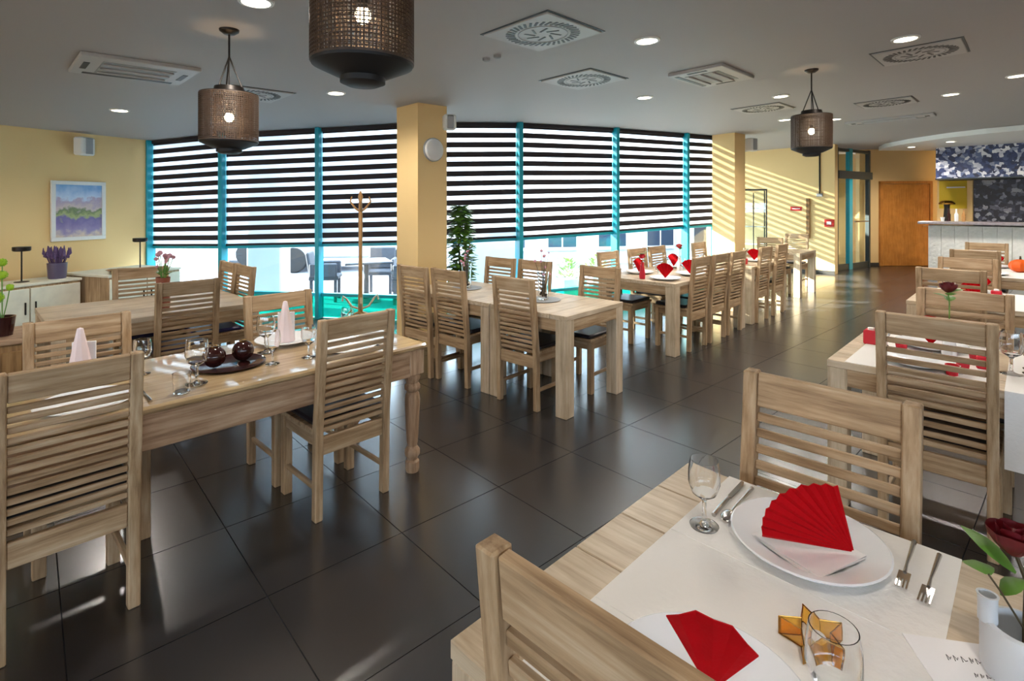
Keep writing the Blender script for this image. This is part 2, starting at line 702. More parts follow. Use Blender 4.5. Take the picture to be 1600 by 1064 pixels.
# facade of teal framed windows
def facade(i, a, b_):
    a, b_ = Vector(a), Vector(b_)
    d = b_ - a
    L = d.length
    ang = math.atan2(d.y, d.x)
    z0c, z1c = ceil_z(a.x), ceil_z(b_.x)
    w = thing('window_%d' % i, None, None, (a.x, a.y, 0), ang, kind='structure')
    zc = min(z0c, z1c)
    slope = math.atan2(z1c - z0c, L)
    post = MB().box((0, 0, z0c / 2), (0.06, 0.14, z0c))
    part('mullion', post, 'teal', w, (0, -0.02, 0), smooth=False, bevel=0.006)
    box('spandrel', (L - 0.06, 0.05, 0.30), 'teal_panel', w, (L / 2, 0.03, 0.16), bevel=0.004)
    box('sill_rail', (L - 0.06, 0.07, 0.045), 'teal', w, (L / 2, 0.01, 0.325), bevel=0.004)
    tz = (z0c + z1c) / 2 - 1.615
    box('transom', (L - 0.06, 0.06, 0.05), 'teal', w, (L / 2, 0.03, tz), (0, -slope, 0), bevel=0.004)
    box('head_rail', (L - 0.06, 0.06, 0.05), 'teal', w, (L / 2, 0.06, (z0c + z1c) / 2 - 0.03), (0, -slope, 0), bevel=0.004)
    box('glass_pane', (L - 0.06, 0.008, tz - 0.37), 'pane_glass', w, (L / 2, 0.04, (0.345 + tz - 0.025) / 2))
    box('glass_pane', (L - 0.06, 0.008, 1.54), 'pane_glass', w, (L / 2, 0.06, tz + 0.025 + 0.77))
    return w


for i in range(len(FAC) - 1):
    facade(i + 1, FAC[i], FAC[i + 1])
lastp = MB().box((0, 0, 1.45), (0.06, 0.14, 2.9))
tag(part('trim_1', lastp, 'teal', None, (FAC[-1][0], FAC[-1][1], 0), smooth=False), kind='structure')

# blinds: opaque bands with sheer bands between, hung just inside the glass
blind_names = ['leftmost roller blind beside the yellow wall', 'striped roller blind behind the leftmost mesh lantern',
               'striped roller blind behind the wooden coat stand', 'striped roller blind right of the beige column, behind the tall plant',
               'wide striped roller blind in the middle of the right window group', 'striped roller blind between the two right-hand teal posts',
               'narrow striped roller blind beside the sun-striped column', 'striped roller blind on the window just past the sun-striped column',
               'striped roller blind on the last window by the far wall']
NB = 12
DROP = 1.57
PIT = DROP / NB


def blind(i, a, b_, label):
    a, b_ = Vector(a), Vector(b_)
    d = b_ - a
    L = d.length - 0.07
    ang = math.atan2(d.y, d.x)
    z0c, z1c = ceil_z(a.x), ceil_z(b_.x)
    slope = math.atan2(z1c - z0c, d.length)
    zt = (z0c + z1c) / 2 - 0.004
    t = thing('roller_blind', label, 'blind', ((a.x + b_.x) / 2, (a.y + b_.y) / 2, 0), ang, 'striped roller blinds on the windows')
    r_ = (0, -slope, 0)
    sm = boxmesh((L, 0.006, PIT * 0.56), 'blind_dark')
    sh = MB().add([(-L / 2, 0, -PIT * 0.22), (L / 2, 0, -PIT * 0.22), (L / 2, 0, PIT * 0.22), (-L / 2, 0, PIT * 0.22)], [(0, 1, 2, 3)]).mesh('sheer_band')
    sh.materials.append(MATS['sheer'])
    box('headrail', (L, 0.05, 0.05), 'blind_dark', t, (0, 0.0, zt - 0.025), r_, bevel=0.005)
    for k in range(NB):
        z = zt - PIT * (k + 0.30)
        link('dark_band', sm, t, (0, 0.004, z), r_)
        link('sheer_band', sh, t, (0, 0.004, z - PIT * 0.5), r_)
    box('bottom_rail', (L, 0.02, 0.03), 'blind_dark', t, (0, 0.0, zt - DROP - 0.012), r_, bevel=0.004)


for i in range(len(FAC) - 1):
    blind(i, FAC[i], FAC[i + 1], blind_names[i])


# columns
def column(name, corner, lu, lv, fr):
    mb = MB()
    q = [Vector(corner), Vector(corner) + Vector(fr.u) * lu, Vector(corner) + Vector(fr.u) * lu + Vector(fr.v) * lv, Vector(corner) + Vector(fr.v) * lv]
    mb.add([(p.x, p.y, 0) for p in q] + [(p.x, p.y, ceil_z(p.x) + 0.02) for p in q],
           [(3, 2, 1, 0), (4, 5, 6, 7), (0, 1, 5, 4), (1, 2, 6, 5), (2, 3, 7, 6), (3, 0, 4, 7)])
    return tag(part(name, mb, 'wall', smooth=False), kind='structure')


column('wall_column_middle', (-1.02, 5.755), 0.40, 0.40, LFT)
column('wall_column_right', (3.87, 9.23), 0.47, 0.40, FAR)

# far door and glass vestibule
dr = thing('door_1', None, None, (10.05, 13.585, 0), 0, kind='structure')
box('door_leaf', (1.18, 0.045, 2.08), 'door_wood', dr, (0, -0.02, 1.045), bevel=0.004)
for s in (-1, 1):
    box('door_jamb', (0.07, 0.09, 2.14), 'door_wood', dr, (s * 0.63, -0.02, 1.07), bevel=0.004)
box('door_jamb', (1.33, 0.09, 0.07), 'door_wood', dr, (0, -0.02, 2.13), bevel=0.004)
part('handle', MB().tube([(0.5, -0.045, 1.02), (0.5, -0.09, 1.02), (0.38, -0.09, 1.02)], 0.009), 'steel', dr)

ga, gb = Vector((7.62, 12.52)), Vector((9.0, 13.4))
gd = gb - ga
gL = gd.length
gv = thing('door_2', None, None, (ga.x, ga.y, 0), math.atan2(gd.y, gd.x), kind='structure')
H2 = 2.92
for xx, ww, mt in ((0.03, 0.07, 'dark_frame'), (gL * 0.40, 0.16, 'teal'), (gL - 0.05, 0.08, 'dark_frame')):
    box('post', (ww, 0.09, H2), mt, gv, (xx, 0, H2 / 2), bevel=0.004)
box('lintel', (gL, 0.14, 0.18), 'dark_frame', gv, (gL / 2, -0.02, 2.28), bevel=0.004)
box('lintel', (gL, 0.08, 0.07), 'dark_frame', gv, (gL / 2, 0, H2 - 0.05), bevel=0.004)
box('kick_rail', (gL, 0.06, 0.14), 'dark_frame', gv, (gL / 2, 0, 0.07), bevel=0.004)
for x0, x1 in ((0.07, gL * 0.4 - 0.08), (gL * 0.4 + 0.08, gL - 0.09)):
    box('glass_pane', (x1 - x0, 0.01, 2.05), 'pane_glass', gv, ((x0 + x1) / 2, 0, 1.16))
    box('glass_pane', (x1 - x0, 0.01, 0.5), 'pane_glass', gv, ((x0 + x1) / 2, 0, 2.62))
part('push_bar', MB().tube([(gL * 0.5, -0.05, 1.15), (gL - 0.15, -0.05, 1.15)], 0.015), 'steel', gv)
# vestibule lining behind the glass
tag(part('wall_vestibule', MB().box((8.55, 14.1, 1.45), (2.6, 0.1, 2.9)), 'wall', smooth=False), kind='structure')

# dropped ceiling edge in front of the bar
sp_ = [(8.80, 12.75), (8.50, 12.1), (8.38, 11.2), (8.44, 10.4), (8.66, 9.7), (9.0, 9.1), (9.5, 8.5), (12.5, 6.2), (13.5, 12.75)]
tag(part('trim_2', MB().prism(sp_, 2.86, 2.955), 'white_plastic', smooth=False), kind='structure')

# ------------------------------------------------------------------ bar
bz = math.atan2(V1.y, V1.x)
bar = thing('bar_counter', 'long white stone bar with grey worktop at the back right', 'bar', (BAR0.x, BAR0.y, 0), bz)
BL = 4.6
for k in range(int(BL / 0.23)):
    h = 1.10
    box('stone_slab', (0.224, 0.03 + 0.018 * random.random(), h), 'stone_white', bar, (0.115 + k * 0.23, 0.02, h / 2), bevel=0.004)
box('bar_body', (BL, 0.52, 1.10), 'stone_white', bar, (BL / 2, 0.30, 0.55))
box('worktop', (BL + 0.3, 0.80, 0.06), 'counter_grey', bar, (BL / 2 - 0.02, 0.22, 1.16), bevel=0.01)
hood = thing('bar_hood', 'deep blue and white patterned hood hanging over the bar', 'bar hood', (BAR0.x + U1.x * 0.3 + V1.x * 0.1, BAR0.y + U1.y * 0.3 + V1.y * 0.1, 0), bz)
box('hood_panel', (4.6, 0.9, 0.70), 'mosaic_blue', hood, (2.3, 0.5, 2.51))
box('hood_edge', (4.62, 0.92, 0.03), 'dark_frame', hood, (2.3, 0.5, 2.145))
bwall = thing('bar_wall_panel', 'dark patterned panel on the wall behind the bar', 'wall panel', (BW0.x, BW0.y, 0), bz)
box('mosaic_panel', (5.2, 0.04, 1.4), 'mosaic_dark', bwall, (0.68 + 2.6, -0.03, 1.60))
box('edge_strip', (0.10, 0.08, 2.0), 'wall', bwall, (0.62, -0.05, 1.2))
yp = thing('yellow_poster', 'yellow panel with white shelf above bottles at the bar', 'panel', (BW0.x, BW0.y, 0), bz)
box('panel', (0.52, 0.03, 0.70), 'yellow', yp, (0.30, -0.02, 1.82))
box('shelf', (0.34, 0.10, 0.03), 'white_plastic', yp, (0.36, -0.08, 1.98))


def simple_lathe(name, prof, mat, label, cat, loc, group=None, n=20, smooth=True):
    o = part(name, MB().lathe(prof, n), mat, None, loc, smooth=smooth)
    return tag(o, label, cat, group)


bottle_prof = [(0.001, 0), (0.035, 0), (0.037, 0.02), (0.037, 0.15), (0.014, 0.20), (0.012, 0.26), (0.015, 0.262), (0.015, 0.28), (0.001, 0.28)]
for k, (bx, by, mt, nm, lb) in enumerate((
        (0.22, 0.35, 'ceramic', 'cup', 'white cup left of the bottles on the bar top'),
        (0.32, 0.45, 'dark_glaze', 'bottle', 'dark red bottle on the bar top below the yellow panel'),
        (0.46, 0.38, 'ceramic', 'bottle', 'white bottle on the bar top'),
        (0.58, 0.44, 'coat_wood', 'bottle', 'amber brown bottle on the bar top'))):
    p = BAR0 + V1 * bx + U1 * by
    if nm == 'cup':
        simple_lathe('cup', [(0.001, 0), (0.03, 0), (0.045, 0.09), (0.04, 0.09), (0.026, 0.01), (0.001, 0.01)], mt, lb, 'cup', (p.x, p.y, 1.19))
    else:
        simple_lathe('bottle', bottle_prof, mt, lb, 'bottle', (p.x, p.y, 1.19), 'bottles on the bar top')
p = BAR0 + V1 * 0.28 + U1 * 0.55
lampb = thing('bar_lamp', 'small black bar lamp with flat brass shade', 'lamp', (p.x, p.y, 1.19))
part('base', MB().lathe([(0.07, 0), (0.07, 0.02), (0.05, 0.3), (0.06, 0.38)], 16), 'black', lampb)
part('shade', MB().lathe([(0.15, 0.38), (0.15, 0.41), (0.10, 0.46), (0.04, 0.47)], 16), 'brass', lampb)


# ------------------------------------------------------------------ chairs
def post_mesh(H):
    mb = MB()
    secs = [(0.0, -0.186), (0.45, -0.195), (H, -0.195 - 0.057 * (H - 0.45) / 0.58)]
    w, dpt = 0.040, 0.044
    vs_ = []
    for z, y in secs:
        vs_ += [(-w / 2, y - dpt / 2, z), (w / 2, y - dpt / 2, z), (w / 2, y + dpt / 2, z), (-w / 2, y + dpt / 2, z)]
    fs_ = [(3, 2, 1, 0), (8, 9, 10, 11)]
    for i in range(2):
        for k in range(4):
            a, b_ = i * 4 + k, i * 4 + (k + 1) % 4
            fs_.append((a, b_, b_ + 4, a + 4))
    me = mb.add(vs_, fs_).mesh('post', bevel=0.004)
    me.materials.append(MATS['wood_z'])
    return me


LEAN = math.atan2(0.057, 0.58)


def back_y(z):
    return -0.195 - 0.057 * (z - 0.45) / 0.58 if z > 0.45 else -0.193


def make_chair(label, seatmat='cushion', H=1.0, W=0.42, n_=13, sh=0.0215):
    t = thing('dining_chair', label, 'chair', group='slatted wooden dining chairs')
    pm_ = cached(('post', H), lambda: post_mesh(H))
    for s in (-1, 1):
        link('back_post', pm_, t, (s * (W / 2 - 0.02), 0, 0))
        box('leg', (0.046, 0.046, 0.43), 'wood_z', t, (s * (W / 2 - 0.025), 0.182, 0.215), bevel=0.004)
        box('side_rail', (0.024, 0.34, 0.065), 'wood_y', t, (s * (W / 2 - 0.025), -0.005, 0.395), bevel=0.003)
        box('stretcher', (0.020, 0.34, 0.026), 'wood_y', t, (s * (W / 2 - 0.025), -0.005, 0.15), bevel=0.003)
    box('front_rail', (W - 0.09, 0.024, 0.065), 'wood_x', t, (0, 0.185, 0.395), bevel=0.003)
    box('seat', (W + 0.005, 0.40, 0.024), 'wood_x', t, (0, 0.022, 0.442), bevel=0.004)
    box('cushion', (W - 0.03, 0.36, 0.032), seatmat, t, (0, 0.03, 0.470), bevel=0.010)
    IW = W - 0.08
    box('top_rail', (IW, 0.026, 0.10), 'wood_x', t, (0, back_y(H - 0.053), H - 0.053), (LEAN, 0, 0), bevel=0.004)
    box('bottom_rail', (IW, 0.026, 0.09), 'wood_x', t, (0, back_y(0.36), 0.365), bevel=0.004)
    z0, z1 = 0.428, H - 0.108
    for k in range(n_):
        z = z0 + (z1 - z0) * (k + 0.5) / n_ - 0.003
        box('slat', (IW, 0.016, sh), 'wood_x', t, (0, back_y(z), z), (LEAN if z > 0.45 else 0, 0, 0), bevel=0.003)
    return t


PROTO = make_chair('x')
PROTO_N = make_chair('x', 'cushion_navy')
PROTO_R = make_chair('x', 'cushion', 1.05, 0.44, 11, 0.025)
used = {}


def chair(fr, u, v, face, label, proto=None):
    """u, v: centre of the chair; face: the direction it looks"""
    proto = proto or PROTO
    rz = fr.rz + {'+v': 0, '-v': math.pi, '+u': -math.pi / 2, '-u': math.pi / 2}[face]
    loc = fr.p(u, v)
    if proto.name not in used:
        used[proto.name] = 1
        proto.location = loc
        proto.rotation_euler = (0, 0, rz)
        proto['label'] = label
        return proto
    return dup(proto, loc, rz, label)


# right-hand row
chair(ROW, -0.775, -0.395, '+u', 'nearest chair in the foreground, seen from behind, tucked under the set table', PROTO_R)
chair(ROW, -0.14, -0.355, '-u', 'chair facing us across the foreground table, behind the big red napkin', PROTO_R)
chair(ROW, 1.74, -0.45, '+u', 'large slatted chair at the right edge, its back before red napkins', PROTO_R)
chair(ROW, 2.28, -0.48, '-u', 'chair behind the rose on the second right table', PROTO_R)
chair(ROW, 2.28, -0.96, '-u', 'rightmost chair behind the second right table, cut by the frame', PROTO_R)
chair(ROW, 4.14, -0.30, '+u', 'chair on the near side of the third right table', PROTO_R)
chair(ROW, 4.86, -0.32, '-u', 'chair on the far side of the third right table', PROTO_R)
chair(ROW, 6.60, -0.30, '+u', 'chair on the near side of the last right table by the bar', PROTO_R)
chair(ROW, 7.74, -0.32, '-u', 'last chair of the right row, directly in front of the white bar', PROTO_R)
# left table
chair(LFT, -1.625, 0.15, '+v', 'largest left chair with its back to us, cut by the left edge')
chair(LFT, -0.49, 0.165, '+v', 'chair with its back to us beside the turned leg of the left table')
chair(LFT, -0.495, 0.64, '-v', 'chair facing us behind the white cone napkin near the teal wall panel')
chair(LFT, -1.49, 0.62, '-v', 'chair facing us behind the napkin at the left end of the table')
# second left table
chair(LFT, -0.73, 2.17, '+v', 'chair with its back to us at the second left table by the window', PROTO_N)
chair(LFT, -0.78, 2.94, '-v', 'pale chair facing us at the second left table near the yellow wall', PROTO_N)
chair(LFT, -0.32, 2.66, '-u', 'nearer of two side chairs at the right end of the second left table', PROTO_N)
chair(LFT, -0.32, 3.10, '-u', 'farther of two side chairs at the right end of the second left table', PROTO_N)
# middle tables
chair(MID, 0.18, 0.46, '+u', 'chair with its back to us at the front of the middle tables')
chair(MID, 0.18, 1.22, '+u', 'second chair from the front on the near side of the middle tables')
chair(MID, 0.14, 1.66, '+u', 'chair just in front of the beige column at the middle tables')
chair(MID, 0.76, 0.36, '-u', 'chair facing us at the right corner of the middle tables')
chair(MID, 0.78, 1.14, '-u', 'chair facing us behind the glass vase on the middle tables')
chair(MID, 0.76, 1.60, '-u', 'chair facing us beside the tall plant by the column')
# tables set with red
chair(FAR, 0.50, 0.19, '+v', 'front chair of three in line along the red-set table')
chair(FAR, 1.00, 0.19, '+v', 'middle chair of three in line along the red-set table')
chair(FAR, 1.49, 0.19, '+v', 'rear chair of three in line along the red-set table')
chair(FAR, 0.34, 0.80, '-v', 'window-side chair nearest us at the red-set table')
chair(FAR, 1.00, 0.80, '-v', 'middle window-side chair at the red-set table')
chair(FAR, 1.50, 0.80, '-v', 'farthest window-side chair at the red-set table')
chair(FAR, 2.42, 0.19, '+v', 'front chair along the table beside the sun-striped column')
chair(FAR, 3.06, 0.19, '+v', 'rear chair along the table beside the sun-striped column')
chair(FAR, 2.60, 0.72, '-v', 'window-side chair at the table beside the sun-striped column')
chair(END, 0.16, 0.45, '+u', 'chair with its back to us at the last table by the far wall')
chair(END, 1.30, 0.50, '-u', 'sunlit chair facing us beyond the last table by the far wall')


# ------------------------------------------------------------------ tables
def make_table(name, label, fr, u0, v0, lu, lv, leg=0.09, planks='u', n=5, top='pale', h=0.75):
    c = fr.p(u0 + lu / 2, v0 + lv / 2)
    t = thing(name, label, 'table', c, fr.rz, 'light wooden dining tables')
    tt = 0.036
    if planks == 'v':      # planks run along v, stacked along u
        w = lu / n
        for k in range(n):
            box('plank', (w - 0.0025, lv, tt), top + '_y', t, (-lu / 2 + w * (k + 0.5), 0, h - tt / 2), bevel=0.0025)
    else:
        w = lv / n
        for k in range(n):
            box('plank', (lu, w - 0.0025, tt), top + '_x', t, (0, -lv / 2 + w * (k + 0.5), h - tt / 2), bevel=0.0025)
    ah = 0.09
    for s in (-1, 1):
        box('apron', (lu - 2 * leg, 0.025, ah), 'wood_x', t, (0, s * (lv / 2 - 0.018), h - tt - ah / 2), bevel=0.003)
        box('apron', (0.025, lv - 2 * leg, ah), 'wood_y', t, (s * (lu / 2 - 0.018), 0, h - tt - ah / 2), bevel=0.003)
        for q in (-1, 1):
            box('leg', (leg, leg, h - tt), 'pale_z', t, (s * (lu / 2 - leg / 2 - 0.002), q * (lv / 2 - leg / 2 - 0.002), (h - tt) / 2), bevel=0.004)
    return t


make_table('dining_table', 'foreground table laid with white runner and red fan napkins', ROW, -0.957, -1.30, 0.957, 1.30, planks='v')
make_table('dining_table', 'second table of the right row, behind the nearest two', ROW, 1.57, -1.45, 0.88, 1.45, planks='v')
make_table('dining_table', 'third table of the right row', ROW, 3.99, -1.45, 1.02, 1.45, planks='v')
make_table('dining_table', 'last table of the right row, nearest the bar', ROW, 6.45, -1.45, 1.44, 1.45, planks='v')
make_table('dining_table', 'square table at the front of the middle pair, seen corner-on', MID, 0, 0, 0.80, 0.78, leg=0.10)
make_table('dining_table', 'longer table joined behind the corner-on middle table', MID, 0, 0.785, 0.80, 1.16, leg=0.10)
make_table('dining_table', 'table laid with red napkins and candles before the right windows', FAR, 0, 0, 1.86, 0.95, leg=0.11)
make_table('dining_table', 'table with red candle beside the sun-striped column', FAR, 2.08, 0, 1.34, 0.90, leg=0.10)
make_table('dining_table', 'bare table in the far corner by the yellow wall', END, 0, 0, 0.92, 0.88, leg=0.10)
make_table('dining_table', 'wooden table by the left window holding the flower vase', LFT, -1.50, 2.04, 1.32, 1.02, leg=0.08)

# left table on turned legs
LT = LFT.p(-1.15, 0.39)
lt = thing('rustic_table', 'long rustic wooden table on turned legs at the left', 'table', LT, LFT.rz)
LU, LV = 2.30, 0.80
box('tabletop', (LU, LV, 0.032), 'rustic_top', lt, (0, 0, 0.734), bevel=0.010)
for s in (-1, 1):
    box('apron', (LU - 0.10, 0.028, 0.15), 'rustic_x', lt, (0, s * (LV / 2 - 0.03), 0.643), bevel=0.004)
    box('apron', (0.028, LV - 0.10, 0.15), 'rustic_y', lt, (s * (LU / 2 - 0.03), 0, 0.643), bevel=0.004)
tl_prof = [(0.001, 0.0), (0.036, 0.0), (0.040, 0.015), (0.040, 0.06), (0.030, 0.07), (0.034, 0.085), (0.044, 0.10), (0.044, 0.125), (0.034, 0.14), (0.028, 0.15),
           (0.032, 0.17), (0.037, 0.25), (0.042, 0.36), (0.045, 0.42), (0.040, 0.455), (0.032, 0.468), (0.046, 0.485), (0.046, 0.505), (0.034, 0.52), (0.044, 0.54),
           (0.047, 0.555), (0.042, 0.575), (0.001, 0.576)]
tl_me = MB().lathe(tl_prof, 20, cap=False).mesh('turned_leg', smooth=True)
tl_me.materials.append(MATS['rustic_z'])
for s in (-1, 1):
    for q in (-1, 1):
        lg = link('turned_leg', tl_me, lt, (s * (LU / 2 - 0.062), q * (LV / 2 - 0.062), 0))
        box('block', (0.10, 0.10, 0.145), 'rustic_z', lg, (0, 0, 0.645), bevel=0.005)

# ------------------------------------------------------------------ things on the tables
TT = 0.7505


def dims_z(z=TT):
    return z


plate_prof = [(0.001, 0.0), (0.095, 0.0), (0.105, 0.006), (0.165, 0.024), (0.167, 0.027), (0.163, 0.029), (0.110, 0.013), (0.098, 0.008), (0.001, 0.008)]
plate_me = MB().lathe(plate_prof, 48, cap=False).mesh('plate', smooth=True)
plate_me.materials.append(MATS['ceramic'])
glass_prof = [(0.001, 0), (0.034, 0), (0.035, 0.003), (0.012, 0.008), (0.0055, 0.016), (0.005, 0.07), (0.009, 0.078), (0.030, 0.095), (0.039, 0.125), (0.038, 0.16), (0.034, 0.19),
              (0.0325, 0.19), (0.0362, 0.16), (0.037, 0.125), (0.028, 0.098), (0.001, 0.084)]
glass_prof = [(a_, z_ * 0.88) for a_, z_ in glass_prof]
glass_me = MB().lathe(glass_prof, 28, cap=False).mesh('wine_glass', smooth=True)
glass_me.materials.append(MATS['clear_glass'])
big_prof = [(a * 1.25, z_ * 1.2) for a, z_ in glass_prof]
big_me = MB().lathe(big_prof, 28, cap=False).mesh('wine_glass', smooth=True)
big_me.materials.append(MATS['clear_glass'])


def fork_mesh():
    mb = MB()
    mb.tube([(-0.10, 0, 0.004), (-0.04, 0, 0.006), (0.02, 0, 0.010), (0.05, 0, 0.006)], [0.0055, 0.0045, 0.003, 0.004], 8)
    mb.box((0.062, 0, 0.005), (0.03, 0.022, 0.0025))
    for k in range(4):
        mb.box((0.092, -0.0093 + k * 0.0062, 0.006), (0.036, 0.0032, 0.0022))
    me = mb.mesh('fork', smooth=True)
    me.materials.append(MATS['steel'])
    return me


def knife_mesh():
    mb = MB()
    mb.tube([(-0.11, 0, 0.005), (-0.06, 0, 0.006), (0.0, 0, 0.005)], [0.006, 0.0065, 0.005], 8)
    mb.prism([(0, -0.006), (0.09, -0.009), (0.11, -0.004), (0.112, 0.004), (0, 0.006)], 0.003, 0.006)
    me = mb.mesh('knife', smooth=True)
    me.materials.append(MATS['steel'])
    return me


def spoon_mesh():
    mb = MB()
    mb.tube([(-0.10, 0, 0.004), (-0.04, 0, 0.006), (0.03, 0, 0.010), (0.06, 0, 0.008)], [0.0055, 0.0045, 0.003, 0.004], 8)
    mb.sphere((0.085, 0, 0.008), 0.03, 14, 8, (1, 0.62, 0.2))
    me = mb.mesh('spoon', smooth=True)
    me.materials.append(MATS['steel'])
    return me


FORK, KNIFE, SPOON = fork_mesh(), knife_mesh(), spoon_mesh()


def fan_mesh(rad=0.19, a0=8, a1=80, n=11, mat='red_paper'):
    """pleated fan: apex at the origin, spread in the local x-z plane, pleats zigzag in y; two-sided sheet with thickness"""
    vs_, fs_ = [], []
    cols = 2 * n + 1
    th = 0.0012
    for side in (0, 1):
        for k in range(cols):
            a = R_(a0 + (a1 - a0) * k / (cols - 1))
            off = 0.0028 if k % 2 else -0.0028
            for rr in (0.03, 0.5, 1.0):
                tk = k / (cols - 1)
                q = rad * rr * (1.0 + 0.14 * math.sin(math.pi * tk) - 0.10 * tk)
                vs_.append((q * math.cos(a), off * rr * 1.3 + (th if side else -th), q * math.sin(a) + 0.004))
    N = cols * 3
    for side in (0, 1):
        for k in range(cols - 1):
            for j in range(2):
                a_, b_ = side * N + k * 3 + j, side * N + (k + 1) * 3 + j
                fs_.append((a_, b_, b_ + 1, a_ + 1))
    for k in range(cols - 1):
        a_, b_ = k * 3 + 2, (k + 1) * 3 + 2
        fs_.append((a_, b_, b_ + N, a_ + N))
        a_, b_ = k * 3, (k + 1) * 3
        fs_.append((a_, b_, b_ + N, a_ + N))
    for k in (0, cols - 1):
        for j in range(2):
            a_ = k * 3 + j
            fs_.append((a_, a_ + 1, a_ + 1 + N, a_ + N))
    me = MB().add(vs_, fs_).mesh('napkin_fan')
    me.materials.append(MATS[mat])
    return me


FAN = fan_mesh(0.195, 4, 74, 10)
FAN_B = fan_mesh(0.135, 56, 122, 3)
FAN_UP = fan_mesh(0.15, 50, 130, 7)


def put(name, me, fr, u, v, z, rz, label, cat, group=None):
    return tag(link(name, me, None, fr.p(u, v, z), (0, 0, fr.rz + rz)), label, cat, group)


# --- foreground table
run = thing('table_runner', 'white cloth runner across the foreground table', 'runner', ROW.p(-0.4785, -0.395, TT), ROW.rz)
box('cloth', (0.957, 0.53, 0.002), 'cloth', run, (0, 0, 0.001))
for xx in (-0.2, 0.12):
    part('crease', MB().tube([(xx, -0.262, 0.0022), (xx, 0.262, 0.0022)], 0.0012, 6), 'cloth', run)
ZR = TT + 0.0022
put('dinner_plate', plate_me, ROW, -0.20, -0.395, ZR, 0, 'large white plate under the red fan napkin in the foreground', 'plate', 'plates on the foreground table')
put('dinner_plate', plate_me, ROW, -0.757, -0.40, ZR, 0, 'white plate half hidden behind the nearest chair back', 'plate', 'plates on the foreground table')


def paper_napkin(fr, u, v, z, rz, size, label):
    t = thing('paper_napkin', label, 'napkin', fr.p(u, v, z), fr.rz + rz)
    box('sheet', (size, size, 0.003), 'white_paper', t, (0, 0, 0.0015))
    box('fold', (size * 0.98, size * 0.98, 0.003), 'white_paper', t, (0.004, -0.004, 0.005), (0, 0, 0.06))
    return t


paper_napkin(ROW, -0.225, -0.40, ZR + 0.014, -0.40, 0.165, 'white folded paper napkin on the foreground plate')
o = put('napkin_fan', FAN, ROW, -0.185, -0.487, ZR + 0.021, 0, 'red pleated fan napkin on the foreground plate', 'napkin', 'red fan napkins on the foreground table')
o.rotation_euler = (R_(-14), 0, R_(180 - 10))
o2 = put('napkin_fan', FAN_B, ROW, -0.735, -0.40, ZR + 0.010, 0, 'red fan napkin behind the nearest chair back, at the bottom edge', 'napkin', 'red fan napkins on the foreground table')
o2.rotation_euler = (R_(-12), R_(-4), R_(155))
put('wine_glass', glass_me, ROW, -0.289, -0.185, ZR, 0, 'empty stemmed glass left of the foreground plate', 'glass', 'glasses on the foreground table')
put('wine_glass', glass_me, ROW, -0.665, -0.56, ZR, 0, 'empty glass in front of the amber star at the bottom edge', 'glass', 'glasses on the foreground table')
put('table_knife', KNIFE, ROW, -0.125, -0.180, ZR, 0.05, 'steel knife lying left of the foreground plate', 'knife')
put('table_spoon', SPOON, ROW, -0.130, -0.212, ZR, math.pi + 0.05, 'steel spoon lying left of the foreground plate', 'spoon')
put('table_fork', FORK, ROW, -0.105, -0.575, ZR, math.pi + 0.02, 'steel fork just right of the foreground plate', 'fork', 'forks right of the foreground plate')
put('table_fork', FORK, ROW, -0.125, -0.620, ZR, math.pi - 0.02, 'outer steel fork near the runner edge in the foreground', 'fork', 'forks right of the foreground plate')
# amber star candle holder
star = thing('star_candle_holder', 'amber glass star candle holder with brass edges on the white runner', 'candle holder', ROW.p(-0.50, -0.49, ZR), ROW.rz + 0.3)
tips, inner = [], []
for k in range(5):
    a = 2 * math.pi * k / 5 + 0.3
    tips.append((0.058 * math.cos(a), 0.058 * math.sin(a)))
    a2 = a + math.pi / 5
    inner.append((0.026 * math.cos(a2), 0.026 * math.sin(a2)))
for k in range(5):
    tp, i0, i1 = tips[k], inner[k - 1], inner[k]
    mb = MB()
    zt_ = 0.034
    mb.prism([i0, tp, (tp[0] * 0.93, tp[1] * 0.93), (i0[0] * 0.93, i0[1] * 0.93)], 0.002, zt_)
    mb.prism([tp, i1, (i1[0] * 0.93, i1[1] * 0.93), (tp[0] * 0.93, tp[1] * 0.93)], 0.002, zt_)
    g_ = part('star_point', mb, 'amber_glass', star, smooth=False)
    e = MB()
    for zz in (0.002, zt_):
        e.tube([(i0[0], i0[1], zz), (tp[0], tp[1], zz), (i1[0], i1[1], zz)], 0.0012, 6)
    e.tube([(tp[0], tp[1], 0.002), (tp[0], tp[1], zt_)], 0.0012, 6)
    part('brass_edge', e, 'brass', g_)
part('candle', MB().lathe([(0.001, 0.002), (0.019, 0.002), (0.019, 0.018), (0.001, 0.018)], 20), 'white_paper', star)
# note card with pen strokes
card = thing('note_card', 'white card with handwriting beside the white vase', 'card', ROW.p(-0.36, -0.705, TT + 0.0005), ROW.rz + math.atan2(-0.838, 0.545))
box('sheet', (0.17, 0.125, 0.0012), 'white_paper', card, (0, 0, 0.003))
ink = MB()
random.seed(3)
for row, (yy, x0, x1, hgt) in enumerate(((0.012, -0.035, 0.060, 0.012), (-0.018, -0.010, 0.035, 0.008))):
    x = x0
    while x < x1:
        w = hgt * random.uniform(0.5, 0.9)
        ink.tube([(x, yy, 0.004), (x + w * 0.3, yy + hgt, 0.004), (x + w * 0.6, yy + hgt * 0.2, 0.004), (x + w, yy + hgt * random.uniform(0.3, 0.9), 0.004)], 0.0007, 5)
        x += w * 1.5
part('handwriting', ink, 'black', card)


